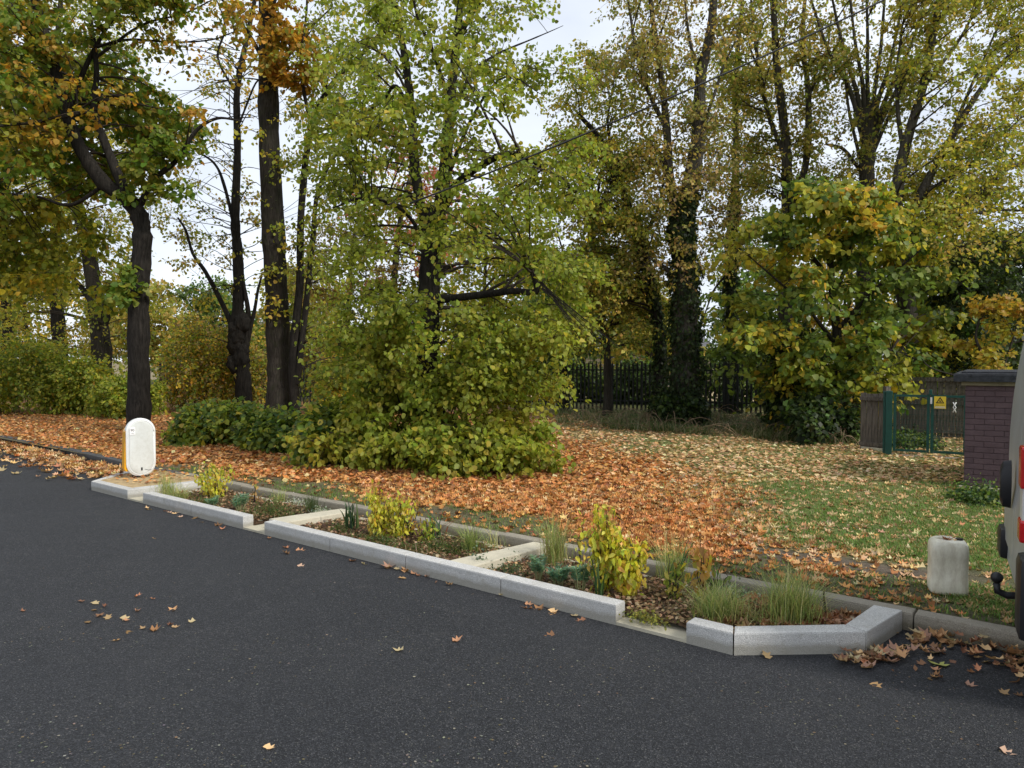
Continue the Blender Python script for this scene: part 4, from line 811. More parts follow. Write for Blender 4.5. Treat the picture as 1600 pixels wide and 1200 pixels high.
# ---------------------------------------------------------------- planting
STIPA = [(0.437, 0.484, 0.14), (0.312, 0.406, 0.109), (0.655, 0.577, 0.25), (0.234, 0.296, 0.094)]
def tuft(px, py, h, n, rad, lean, label, cols=STIPA, wdt=.0035, name='feather_grass', cat='grass tuft', wts=None, group=None, z=.06):
    b = at(px, py, z); P = np.stack([rad * rng.standard_normal(n), rad * rng.standard_normal(n), np.zeros(n)], -1)
    V, F, c = blades(P, h, wdt, lean, cols, wts)
    o = link(name, np_mesh(name, V, F, M['blade'], c), None, label=label, cat=cat, group=group); o.location = b; return o
G1 = 'feather grass tufts in the planter'
tuft(262, 775, .30, 260, .06, .7, 'thin feather grass tuft nearest the bollard island', group=G1)
tuft(280, 780, .20, 240, .08, 1.1, 'low spreading grass tuft beside the short kerb', group=G1)
tuft(487, 798, .26, 170, .04, .6, 'dark upright grass tuft in the far bed by the old kerb', cols=[(.06, .1, .03), (.1, .14, .04)], group=G1)
tuft(436, 785, .2, 120, .05, .7, 'faint pale grass tuft at the back of the far bed', group=G1)
tuft(735, 862, .30, 260, .035, .8, 'green feather grass tuft left of the pale divider wall', cols=STIPA[:2] + [(.08, .12, .03)], group=G1)
tuft(770, 858, .24, 60, .05, .9, 'wispy thin tuft just before the pale divider wall', group=G1)
tuft(866, 880, .40, 420, .05, .55, 'tall tan feather grass tuft behind the blue green spurge', cols=STIPA + [(.32, .24, .12)], group=G1)
tuft(1048, 905, .36, 240, .05, .6, 'faint feather grass tuft between the yellow shrub and the old kerb', group=G1)
tuft(1122, 968, .25, 800, .07, .85, 'dense green feather grass tuft at the left of the angled kerb', group=G1)
tuft(1180, 972, .12, 260, .09, 1.3, 'low spreading grass between the two dense tufts behind the angled kerb', group=G1)
tuft(1238, 972, .36, 900, .075, .7, 'tallest green feather grass tuft in the near right corner of the planter', group=G1)
IR = [(.05, .10, .035), (.08, .14, .04), (.03, .07, .03)]
tuft(549, 828, .28, 26, .03, .35, 'dark green iris clump at the first divider wall', IR, .022, 'iris_plant', 'plant')
tuft(683, 840, .26, 14, .03, .7, 'iris with spreading blades right of the middle yellow shrub', IR + [(.25, .06, .04)], .022, 'iris_plant', 'plant')
tuft(938, 938, .42, 10, .02, .25, 'tall upright iris blades in front of the large yellow shrub', IR + [(.12, .2, .05)], .02, 'iris_plant', 'plant')
tuft(1052, 928, .34, 9, .03, .35, 'dark iris blades right of the large yellow shrub', IR, .018, 'iris_plant', 'plant')

YEL = [(.80, .68, .06), (.84, .76, .14), (.74, .70, .08), (.50, .56, .08), (.68, .48, .10)]
def shrub(px, py, h, wd, nst, nlf, label, cols=YEL, wts=None, lsize=.048, bare=.0, hang=1.0, name='dogwood_shrub', stemcol='twig', heart=T_OVATE, spreadk=1.0):
    b = at(px, py, .06); root = empty(name, b, 0, label=label, cat='shrub'); K = 7; t_ = np.linspace(0, 1, K)
    a = rng.random(nst) * 6.3; r_ = wd * rng.random(nst) ** .5; top = np.stack([np.cos(a) * r_, np.sin(a) * r_ * .8, h * (1 - .35 * (r_ / max(wd, .01)) ** 2) * (.75 + .35 * rng.random(nst))], -1); st = top * np.array([.25, .25, 0])
    W = st[:, None] + (top - st)[:, None] * np.stack([t_ ** 1.3, t_ ** 1.3, t_], -1)[None] + .012 * rng.standard_normal((nst, K, 3)) * t_[None, :, None]
    V, F = tubes(W, np.tile(np.linspace(.006, .002, K), (nst, 1)), 4); link('stems', np_mesh('stems', V, F, M[stemcol], None, True), root, kind='stuff')
    i = rng.integers(0, nst, nlf); f = (.12 + .88 * rng.random(nlf)) * (K - 1.01); j = f.astype(int); q = (f - j)[:, None]; P = W[i, j] * (1 - q) + W[i, j + 1] * q
    P = P + .028 * spreadk * rng.standard_normal((nlf, 3)); P[:, 2] = np.maximum(P[:, 2], .03)
    D = rng.standard_normal((nlf, 3)) * .7 + np.array([0, 0, -1.1 * hang]); N = rng.standard_normal((nlf, 3)) * .6 + norm(P * np.array([1, 1, .3])) + np.array([0, -.2, .35])
    cc = pal(nlf, cols, wts); red = (P[:, 2] > h * .8) & (rng.random(nlf) < .14); cc[red] = cc[red] * .3 + np.array([.5, .22, .08]) * .6
    V, F, c = place(heart, P, D, N, lsize * (.55 + .8 * rng.random(nlf)), cc); link('foliage', np_mesh('foliage', V, F, M['leaf'], c), root, kind='stuff'); return root
shrub(335, 778, 0.47, .30, 20, 620, 'pale yellow shrub nearest the bollard')
shrub(398, 785, 0.35, .05, 3, 26, 'thin orange tipped stem right of the far yellow shrub', [(.55, .32, .1), (.5, .4, .08)])
shrub(588, 838, 0.51, .19, 18, 620, 'bright yellow shrub beside the dark iris clump')
shrub(622, 840, 0.49, .20, 18, 600, 'bright yellow shrub in the middle bed, left of the small greenish one')
shrub(668, 846, 0.28, .12, 8, 120, 'small yellow green shrub low in the middle bed', [(.3, .42, .06), (.42, .46, .06), (.5, .45, .08)])
shrub(642, 838, 0.46, .10, 7, 90, 'thin orange tipped upright shrub behind the middle yellow shrub', [(.55, .42, .08), (.5, .3, .1)])
shrub(948, 925, 0.70, .15, 19, 820, 'tallest yellow shrub in the near bed', lsize=.054)
shrub(985, 932, 0.50, .17, 18, 640, 'yellow shrub leaning right of the tallest one', lsize=.054)
shrub(905, 900, 0.61, .05, 3, 40, 'thin yellow stems at the left of the tallest yellow shrub', lsize=.06)
shrub(1050, 935, 0.33, .10, 7, 90, 'low yellow green leafy shrub by the iris blades', [(.3, .38, .06), (.45, .42, .07), (.5, .36, .08)], lsize=.054)
shrub(1095, 940, 0.64, .04, 4, 95, 'tall narrow yellow stem with a purple tip behind the dense grass', [(.55, .42, .06), (.5, .28, .08), (.58, .36, .08)], lsize=.06)
shrub(1120, 938, 0.28, .10, 6, 70, 'small pale green plant behind the dense grass', [(.3, .36, .1), (.22, .3, .08)], lsize=.05)
EU = [(0.189, 0.351, 0.243), (0.257, 0.432, 0.297), (0.135, 0.257, 0.176), (0.324, 0.459, 0.27)]
T_NARROW = (np.array([(0, 0, 0), (.4, .10, .03), (1, 0, 0), (.4, -.10, .03)]), np.array([(0, 3, 2, 1)]))
def spurge(px, py, h, wd, nst, label, cols=EU):
    b = at(px, py, .06); root = empty('spurge_plant', b, 0, label=label, cat='plant', group='blue green spurges in the planter'); K = 6; t_ = np.linspace(0, 1, K)
    a = rng.random(nst) * 6.3; r_ = wd * rng.random(nst) ** .5; top = np.stack([np.cos(a) * r_, np.sin(a) * r_, h * (.7 + .4 * rng.random(nst))], -1); st = top * np.array([.4, .4, 0])
    W = st[:, None] + (top - st)[:, None] * np.stack([t_ ** 1.6, t_ ** 1.6, t_], -1)[None]
    V, F = tubes(W, np.tile(np.linspace(.005, .003, K), (nst, 1)), 4); link('stems', np_mesh('stems', V, F, plain('spurge_stem', (.25, .26, .12)), None, True), root, kind='stuff')
    m_ = 70; n = nst * m_; i = np.repeat(np.arange(nst), m_); f = (.45 + .55 * rng.random(n)) * (K - 1.01); j = f.astype(int); q = (f - j)[:, None]; P = W[i, j] * (1 - q) + W[i, j + 1] * q
    a = rng.random(n) * 6.3; D = np.stack([np.cos(a), np.sin(a), .2 + .5 * rng.random(n)], -1); V, F, c = place(T_NARROW, P, D, np.array([0, 0, 1.]) + .3 * rng.standard_normal((n, 3)), .045 * (.7 + .5 * rng.random(n)), pal(n, cols)); link('foliage', np_mesh('foliage', V, F, M['leaf'], c), root, kind='stuff')
spurge(843, 908, .20, .09, 11, 'blue green spurge nearest the pale divider wall'); spurge(872, 918, .17, .11, 12, 'middle blue green spurge with pale stems showing'); spurge(906, 925, .20, .10, 12, 'blue green spurge next to the tallest yellow shrub')
spurge(375, 800, .20, .13, 13, 'blue green spurge in the far bed'); spurge(332, 795, .13, .07, 7, 'small blue green spurge behind the short kerb')
def cover(px, py, wd, dp, h, n, cols, label, name='ground_cover_plant', size=.022, T=T_RHOMB, cat='plant', wts=None):
    b = at(px, py, .06); e = rng.standard_normal((n, 3)) * .5; P = np.stack([e[:, 0] * wd, e[:, 1] * dp, np.abs(e[:, 2]) * h * np.exp(-(e[:, 0] ** 2 + e[:, 1] ** 2) * .8) * (1.2 + .6 * np.sin(e[:, 0] * 14) * np.cos(e[:, 1] * 9))], -1)
    cr2, sr2 = math.cos(KROT), math.sin(KROT); P = P @ np.array([[cr2, sr2, 0], [-sr2, cr2, 0], [0, 0, 1]])
    V, F, c = place(T, P, rng.standard_normal((n, 3)) + np.array([0, 0, .3]), np.array([0, 0, 1.]) + .6 * rng.standard_normal((n, 3)), size * (.6 + .7 * rng.random(n)), pal(n, cols, wts))
    o = link(name, np_mesh(name, V, F, M['leaf'], c), None, label=label, cat=cat, kind='stuff'); o.location = b; return o
GC = [(.10, .16, .04), (.07, .12, .03), (.16, .19, .06), (.2, .15, .06)]
cover(425, 803, .34, .20, .14, 1500, GC, 'low green thyme mat in the far bed')
cover(318, 790, .25, .15, .1, 700, GC, 'low olive groundcover under the far yellow shrub')
cover(465, 788, .25, .10, .06, 500, [(.6, .62, .58), (.2, .25, .12), (.7, .7, .66)], 'white flowering mat along the old kerb', size=.018)
cover(500, 800, .2, .10, .06, 400, [(.6, .62, .58), (.12, .2, .08)], 'white and green mat beside the dark grass tuft', size=.018)
cover(530, 832, .12, .08, .08, 380, GC, 'small green plant at the end of the long kerb')
cover(600, 850, .40, .13, .07, 1000, GC, 'low green mat under the bright yellow shrubs')
cover(690, 860, .30, .15, .09, 1100, GC, 'green mat in front of the spreading iris', )
cover(650, 862, .25, .1, .05, 500, [(.2, .13, .06), (.13, .15, .05)], 'brownish mat along the long kerb')
cover(750, 888, .14, .08, .13, 260, [(.16, .22, .15), (.1, .15, .09)], 'thin grey green sage growing by the pale divider wall', name='sage_plant')
cover(800, 898, .16, .08, .12, 320, [(.10, .15, .07), (.15, .2, .11)], 'small sage plant with dark flower spikes in front of the pale divider wall', name='sage_plant')
cover(1010, 968, .18, .08, .05, 350, [(.4, .38, .08), (.2, .2, .06)], 'tiny yellow groundcover by the kerb gap', )
cover(1150, 935, .25, .12, .1, 600, [(.45, .5, .4), (.16, .24, .1)], 'pale flowering mat at the old kerb behind the dense grass')
# bare stick
MB().tube([at(1288, 978, .05), atY(1289, 950, 5.07), atY(1287, 930, 5.06), atY(1289, 911, 5.07)], [.006, .008, .005, .003], 6).build('stick', M['twig'], None, True, label='thin upright bare stick in the near right corner of the planter', cat='stick')
# leaves lying in the near corner of the bed
n = 330; pp = []
while len(pp) < n:
    a, b_ = rng.uniform(.62, 1.4), rng.uniform(.25, .98)
    if b_ > .16 + (a - .75) * .83: pp.append(tuple(uv(a, b_, .075 + .03 * rng.random())))
P = np.array(pp); a = rng.random(n) * 6.3; V, F, c = place(T_DRY, P, np.stack([np.cos(a), np.sin(a), 0 * a], -1), np.array([0, 0, 1.]) + .45 * rng.standard_normal((n, 3)), .04 + .05 * rng.random(n), pal(n, [(.30, .12, .05), (.42, .2, .09), (.2, .08, .035), (.5, .3, .16)]))
link('leaf_litter', np_mesh('leaf_litter', V, F, M['litter'], c), None, kind='stuff', label='russet leaves gathered in the near right corner of the planter', cat='fallen leaves')

# ---------------------------------------------------------------- bollard
bb = at(220, 745, .121); br = empty('bollard', bb, R(41), label='white oblong traffic bollard with yellow side strip on the concrete island', cat='bollard')
def stadium(w_, z0, z1, n=14, top=1.0, taper=0.0):
    r = w_ / 2; pts = [(r * math.cos(a), z1 - r * top + r * top * math.sin(a)) for a in np.linspace(0, math.pi, n)]
    pts += [(r * (1 - taper) * math.cos(a), z0 + r + r * math.sin(a)) for a in np.linspace(math.pi, 2 * math.pi, n)]; return pts
def slab(mb, prof, y0, y1, bev=0.0, ins=.02):
    cz = sum(p[1] for p in prof) / len(prof); rings = []
    for y, k in ((y0, 1 - ins / .22), (y0 + ins * .7, 1), (y1 - ins * .7, 1), (y1, 1 - ins / .22)): rings.append([(p[0] * k, y, cz + (p[1] - cz) * (1 - (1 - k) * .45)) for p in prof])
    return mb.loft(rings)
tb = NT('bollard_white', .35, .4); vv_ = tb.coords(); tb.col(tb.mix(tb.ramp(tb.noise(9, 6, .8, vv_), (.45, 0.), (.8, .55)), (.78, .80, .79), (.5, .50, .44))); M['bol'] = tb.m
tb = NT('bollard_face', .5, .3); vv_ = tb.coords(); tb.col(tb.mix(tb.ramp(tb.noise(22, 6, .8, vv_), (.45, 0.), (.75, .5)), (.62, .64, .62), (.42, .42, .36))); M['bolf'] = tb.m
slab(MB(), stadium(.40, .01, .87), -.055, .055).build('shell', M['bol'], br, True, 50)
slab(MB(), stadium(.325, .05, .825), -.064, -.045, ins=.006).build('face_panel', M['bolf'], br, True, 40)
# raised lip round the panel
lip = stadium(.345, .04, .84, 18); mbl = MB(); mbl.tube([(p[0], -.056, p[1]) for p in lip] + [(lip[0][0], -.056, lip[0][1])], .007, 6); mbl.build('lip', M['bol'], br, True)
MB().loft([[(-.20 - e, -.02, z), (-.205 - e, .105, z), (-.15, .105, z), (-.15, -.02, z)] for z, e in ((.10, .0), (.14, .022), (.45, .014), (.68, .004), (.73, -.02))]).build('side_strip', plain('yellow_lens', (.75, .36, .01), .3, .5, .12), br)
slab(MB(), stadium(.36, .04, .80), .06, .115).build('rear_lens', plain('yellow_lens_rear', (.75, .40, .02), .3, .5, .12), br, True, 50)
st = MB().box((-.12, -.068, .69), (.075, .004, .11)).build('sticker', plain('sticker_white', (.85, .85, .85), .5, .3, .02), br)
text_mesh('sticker_number', '90', .052, M['ink'], st, (-.12, -.0708, .70), (R(90), 0, 0))
text_mesh('sticker_small_print', '1 09 01', .016, M['ink'], st, (-.12, -.0708, .655), (R(90), 0, 0))
MB().box((.0, -.066, .125), (.022, .008, .045), bev=.003).build('latch', M['ink'], br)
MB().tube([(.04, -.0665, .118), (.09, -.0665, .10), (.13, -.0665, .105)], .0025, 5).build('scratch', M['ink'], br)
MB().prism([(-.1, -.05), (.1, -.05), (.1, .07), (-.1, .07)], -.005, .03).build('base_socket', M['rubber'], br)

# ---------------------------------------------------------------- plastic can
cbp = at(1480, 924, .115); cn = empty('jerrycan', cbp, R(-22), label='translucent white plastic jerrycan standing on the grass behind the kerb', cat='plastic can')
tj = NT('milky_plastic', .35, .4); v = tj.coords(); sepz = tj.n('ShaderNodeSeparateXYZ'); tj.l(v, sepz.inputs[0])
dirt = tj.ramp(tj.noise(13, 7, .8, tj.coords((1, 1, .35))), (.42, 0.), (.72, .85)); cj = tj.mix(dirt, (.74, .71, .58), (.42, .36, .26)); 
tj.b.inputs['Subsurface Weight'].default_value = .15; tj.b.inputs['Subsurface Radius'].default_value = (.03, .03, .02); tj.col(cj)
def superell(a, b, z, e=5.0, n=36, dent=0.0):
    out = []
    for i in range(n):
        q = 2 * math.pi * i / n; c_, s_ = math.cos(q), math.sin(q); r_ = (abs(c_ / a) ** e + abs(s_ / b) ** e) ** (-1 / e); d_ = 1 - dent * (1 if abs(abs(c_) - abs(s_)) > .45 else 0)
        out.append((r_ * c_ * d_, r_ * s_ * d_, z))
    return out
H = .395; mb = MB(); prof = [(0, .90), (.008, .97), (.03, 1), (.10, 1), (.11, .985), (.27, .985), (.285, 1), (H - .07, 1), (H - .035, .97), (H - .012, .88), (H, .74)]
mb.loft([superell(.128 * k, .112 * k, z, 5, 36, .035 if .1 < z < .28 else 0) for z, k in prof]); mb.build('body', tj.m, cn, True, 45)
mb = MB(); mb.tube([(-.085, 0, H - .015), (-.075, 0, H + .006), (-.03, 0, H + .011), (.02, 0, H + .006), (.03, 0, H - .015)], .014, 8); mb.build('handle', tj.m, cn, True)
MB().tube([(.072, 0, H - .02), (.072, 0, H + .012)], .026, 14).build('cap', M['black'], cn, True, 40)
for k in range(4):
    q = rng.uniform(-.09, .06); o = link('fallen_leaf', dry[k * 3], None, label='dry brown leaf lying on top of the plastic can', cat='leaf', group='leaves on top of the can'); o.location = cbp + Vector((q, rng.uniform(-.06, .06), H + .004)); o.scale = (.07,) * 3; o.rotation_euler = (.2, .1, k * 1.7)

# ---------------------------------------------------------------- brick hut
hb = Vector((6.12, 9.92, .06)); HR = R(-33); hut = empty('brick_hut', hb, HR, label='low purple brown painted brick hut with black felt roof beside the van', cat='hut')
tbk = NT('painted_brick', .75, .25); v = tbk.coords(); g_ = tbk.n('ShaderNodeNewGeometry').outputs['Position']; oi = tbk.n('ShaderNodeObjectInfo')
cbk = tbk.ramp(tbk.noise(6, 6, .7, g_), (.3, (.085, .054, .060)), (.7, (.125, .083, .089))); cbk = tbk.mix(oi.outputs['Random'], cbk, tbk.mix(1.0, cbk, (.82, .82, .84), 'MULTIPLY')); tbk.bump(tbk.noise(70, 4, .7, g_), .004); tbk.col(cbk)
M['mortar'] = plain('painted_mortar', (.085, .056, .061), .9, .15)
W_, D_, HH = 3.0, 2.4, 1.46
MB().box((W_ / 2, D_ / 2, HH / 2), (W_ - .016, D_ - .016, HH)).build('wall', M['mortar'], hut)
bm_ = MB().box((0, 0, 0), (.220, .05, .069), bev=.003).mesh('brick', tbk.m); bh = MB().box((0, 0, 0), (.107, .05, .069), bev=.003).mesh('brick', tbk.m)
def brick(me, loc, rz=0):
    o = link('brick', me, hut); o.location = loc + Vector((0, 0, rng.uniform(-.001, .001))); o.rotation_euler = (0, 0, rz)
nb = 0
for c_ in range(19):
    z = .055 + c_ * .0755; x = 0 if c_ % 2 == 0 else -.1125
    while x < (1.6 if nb < 240 else 0):
        if x < 0: brick(bh, Vector((.051, .022, z)))
        else: brick(bm_, Vector((x + .1075, .022, z)))
        x += .225; nb += 1
    y = .055 if c_ % 2 else .1
    while y < 1.0 and nb < 290:
        brick(bm_, Vector((.022, y + .11, z)), R(90)); y += .225; nb += 1
MB().box((W_ / 2, -.035, HH + .01), (W_ + .1, .03, .05)).build('fascia', plain('pale_fascia', (.20, .17, .11), .8), hut)
mr = MB(); mr.prism([(-.14, -.12), (W_ + .14, -.12), (W_ + .14, D_ + .1), (-.14, D_ + .1)], HH + .037, HH + .15, .03); mr.build('roof', M['felt'], hut)
MB().box((W_ / 2, D_ / 2, HH + .158), (W_ + .1, D_ + .1, .03), bev=.012).build('roof_felt_edge', M['felt'], hut)
MB().prism([(-.06, -.08), (W_, -.08), (W_, .02), (-.06, .02)], -.05, .085).build('plinth', M['conc_light'], hut)

# ---------------------------------------------------------------- gates, warning sign, wooden fences
ga = at(1388, 709, .1); gb = at(1512, 716, .1); gd = (gb - ga); gl = gd.length; gr = math.atan2(gd.y, gd.x); GH = 1.16
gate = empty('mesh_gate', ga, gr, label='pair of dark green metal mesh gates between wooden panel and brick hut', cat='gate')
MB().box((0, 0, GH / 2), (.11, .11, GH + .02), bev=.006).build('gate_post', M['green'], gate); MB().box((-.08, .03, GH / 2), (.04, .06, GH), bev=.004).build('gate_post', M['green'], gate)
xm = gl * .53
for x0, x1 in ((.075, xm - .012), (xm + .012, gl - .03)):
    lf = MB(); 
    for x in (x0 + .02, x1 - .02): lf.box((x, 0, GH / 2 + .01), (.045, .045, GH - .1))
    for z in (.08, GH - .07): lf.box(((x0 + x1) / 2, 0, z), (x1 - x0 - .09, .04, .04))
    fr = lf.build('gate_frame', M['green'], gate)
    wm = MB(); nx_ = int((x1 - x0) / .05)
    for i in range(1, nx_): wm.box((x0 + i * .05, 0, GH / 2), (.004, .004, GH - .15))
    for i in range(1, 11): wm.box(((x0 + x1) / 2, .005, .08 + i * .095), (x1 - x0 - .08, .004, .004))
    wm.build('wire_mesh', M['green'], fr, kind='stuff')
MB().box((xm, -.04, GH + .0), (.05, .05, .1), bev=.01).build('latch', M['green'], gate)
MB().box((xm + .012, -.028, GH - .15), (.03, .006, .12)).build('label_plate', M['white'], gate)
MB().tube([(0, 0, -.05), (gl, .0, -.05)], .06, 6).build('threshold', M['kerb_old'], gate)
sg = empty('warning_sign', ga + gd.normalized() * (xm + .15) + Vector((gd.normalized().y * .045, -gd.normalized().x * .045, GH - .29)), gr, label='yellow electricity warning sign with black triangle on the green gate', cat='sign')
MB().box((0, 0, .11), (.185, .004, .22)).build('plate', M['yellow'], sg)
tri = []
tz = lambda a, r_: (r_ * math.cos(a), 0, .135 + r_ * math.sin(a))
mbt = MB(); O_ = [tz(R(90 + 120 * i), .078) for i in range(3)]; I_ = [tz(R(90 + 120 * i), .05) for i in range(3)]
vo = [mbt.bm.verts.new((p[0], -.0035, p[2])) for p in O_]; vi = [mbt.bm.verts.new((p[0], -.0035, p[2])) for p in I_]
for i in range(3): mbt.bm.faces.new((vo[i], vo[(i + 1) % 3], vi[(i + 1) % 3], vi[i]))
mbt.build('triangle', M['ink'], sg)
mbf = MB(); mbf.tube([(-.008, -.004, .158), (.002, -.004, .135), (.018, -.004, .112)], .005, 5); mbf.tube([(.0, -.004, .138), (-.018, -.004, .118)], .004, 5); mbf.tube([(.002, -.004, .134), (.02, -.004, .138)], .0035, 5); mbf.build('figure', M['ink'], sg)
text_mesh('lettering', 'Danger of death', .022, M['ink'], sg, (0, -.003, .066), (R(90), 0, 0))
MB().box((0, -.0035, .025), (.16, .002, .035)).build('notice_strip', plain('notice_cream', (.62, .55, .35), .6), sg)
tp = empty('plastic_tie', ga + gd.normalized() * (xm + .36) + Vector((0, -.03, GH - .33)), gr, label='knotted white plastic tie on the gate mesh right of the yellow sign', cat='tie')
for s_ in (-1, 1): MB().tube([(s_ * .025, 0, -.02), (0, 0, .03), (-s_ * .022, -.005, .07), (0, 0, .11), (s_ * .025, 0, .16)], .009, 6).build('strand', M['white'], tp, True)

def board_fence(name, label, a, b, h, bw, mat, rails, rail_side, group=None, topvar=.01, cap=False, base=None):
    d = b - a; Ln = d.length; rz = math.atan2(d.y, d.x); root = empty(name, a, rz, label=label, cat='fence', group=group); n_ = int(Ln / bw)
    me = [MB().box((0, 0, h / 2), (bw - .008, .018, h), bev=.002).mesh('board', mat) for _ in range(3)]
    for i in range(n_):
        o = link('board', me[i % 3], root); o.location = ((i + .5) * bw, rng.uniform(-.004, .004), rng.uniform(-topvar, topvar)); o.rotation_euler = (0, rng.uniform(-.006, .006), 0)
    for z in rails: MB().box((Ln / 2, -.032 * rail_side, z), (Ln, .04, .075), bev=.004).build('rail', mat, root)
    if cap: MB().box((Ln / 2, 0, h + .02), (Ln, .06, .025)).build('capping', mat, root)
    return root, rz, Ln
pa = at(1344, 702, .1); pb = at(1384, 706, .1)
board_fence('wooden_fence', 'narrow weathered grey wooden panel left of the green gates', pa, pb, 1.10, .115, M['wood'], [.12, 1.0], 1)[0]
MB().box(((pa + pb) / 2 - Vector((0, .05, -.02))), ((pb - pa).length, .05, .09), rz=math.atan2((pb - pa).y, (pb - pa).x)).build('gravel_board', M['conc_light'], None, label='pale concrete gravel board under the grey wooden panel', cat='gravel board')
MB().box(pb + Vector((.04, .08, .62)), (.1, .1, 1.24), rz=.2, bev=.005).build('fence_post', M['wood_dark'], None, label='dark wooden post behind the green gate post', cat='post')
fa = atY(1398, 640, 16.8); fa.z = .1; fb2 = atY(1700, 640, 15.2); fb2.z = .1
fr_, rz, Ln = board_fence('board_fence', 'dark close boarded wooden fence behind the green gates', fa, fb2, 1.36, .12, M['wood_dark'], [.15, .78, 1.3], 1)
for x in (0.03, 1.9, 3.8): MB().box((x, -.08, .72), (.1, .1, 1.46), bev=.005).build('post', M['wood_dark'], fr_)

# ---------------------------------------------------------------- palisade fence
f0 = at(-40, 626, .1); f1 = at(880, 640, .1); f2 = at(1345, 652, .1)
pale = MB(); w2 = .034
pale.loft([[(-w2, 0, z), (-w2 * .35, -.022, z), (w2 * .35, -.022, z), (w2, 0, z), (w2 * .35, -.016, z), (-w2 * .35, -.016, z)] for z in (.04, 1.56)] + [[(-w2 * .15, -.008, 1.68), (-w2 * .05, -.02, 1.7), (w2 * .05, -.02, 1.7), (w2 * .15, -.008, 1.68), (w2 * .05, -.016, 1.68), (-w2 * .05, -.016, 1.68)]])
pale_me = pale.mesh('pale', M['steel_dark'])
f00 = at(250, 630, .1)
for a, b, lab in ((f00, f1, 'dark steel palisade fence running behind the trees left of centre'), (f1, f2, 'dark steel palisade fence with pointed pales along the back right of the grass')):
    d = b - a; Ln = d.length; root = empty('palisade_fence', a, math.atan2(d.y, d.x), label=lab, cat='fence', group='palisade fencing at the back'); n_ = min(int(Ln / .14), 290)
    for i in range(n_): o = link('pale', pale_me, root); o.location = ((i + .5) * Ln / n_, 0, rng.uniform(-.01, .01))
    for z in (.35, 1.4): MB().box((Ln / 2, .02, z), (Ln, .03, .045)).build('rail', M['steel_dark'], root)
    for i in range(int(Ln / 2.75) + 1): MB().box((min(i * 2.75, Ln), .06, .85), (.07, .05, 1.7)).build('post', M['steel_dark'], root)

# ---------------------------------------------------------------- house and far field behind the fence
def house(name, label, px0, px1, Y, eave, ridge, wallc, roofc, nwin):
    a = atY(px0, 600, Y); b = atY(px1, 600, Y); Ln = b.x - a.x; root = empty(name, (a.x, Y, -.1), 0, label=label, cat='house'); dp = 7
    MB().box((Ln / 2, dp / 2, eave / 2), (Ln, dp, eave)).build('wall', plain('render_wall', wallc, .9, .1, .1, 2), root)
    mr = MB(); v_ = [mr.bm.verts.new(p) for p in ((-.3, -.35, eave + .002), (Ln + .3, -.35, eave + .002), (Ln + .3, dp + .35, eave + .002), (-.3, dp + .35, eave + .002), (.6, dp / 2, ridge), (Ln - .6, dp / 2, ridge))]
    for f in ((0, 1, 5, 4), (1, 2, 5), (2, 3, 4, 5), (3, 0, 4), (0, 3, 2, 1)): mr.bm.faces.new([v_[i] for i in f])
    rf = mr.build('roof', plain('roof_tiles', roofc, .8, .2, .2, 6), root)
    MB().box((Ln * .3, dp / 2, ridge + .2), (.7, .5, 1.2)).build('chimney', plain('chimney_brick', (.2, .1, .07)), rf)
    MB().box((Ln / 2, -.37, eave - .06), (Ln + .6, .04, .16)).build('gutter_board', M['white'], root)
    for i in range(nwin):
        x = (i + .5) * Ln / nwin; wf = MB().box((x, -.01, eave * .58), (1.2, .08, 1.2)).build('window', M['white'], root)
        for s_ in (-1, 1): MB().box((x + s_ * .29, -.06, eave * .58), (.5, .03, 1.05)).build('pane', plain('window_glass', (.04, .05, .06), .15, .6), wf)
house('house', 'pale house with grey roof glimpsed through the trees beyond the fence', 868, 1110, 58, 3.0, 4.6, (.20, .16, .12), (.11, .11, .12), 4)
house('house', 'small grey roofed house glimpsed low behind the left trees', 255, 420, 60, 3.4, 5.2, (.40, .36, .30), (.16, .14, .13), 3)
sheet('path', [atY(820, 600, 30).xy.to_3d(), atY(1200, 600, 29).xy.to_3d(), atY(1200, 600, 48).xy.to_3d(), atY(820, 600, 50).xy.to_3d()], .2, plain('dry_field', (.42, .33, .20), .95, .1, .2, .6))

# ---------------------------------------------------------------- overhead cable
c0 = atY(1500, -58, 9.2); c1 = atY(640, 318, 9.3); pts = []
for q in np.linspace(-.8, 1.0, 50):
    p = c0 + (c1 - c0) * q; p.z -= .10 * (1 - (2 * q - 1) ** 2); pts.append(p)
MB().tube(pts, .011, 6).build('overhead_cable', M['black'], None, True, label='thin black overhead cable slanting down from the top right into the lime', cat='cable')

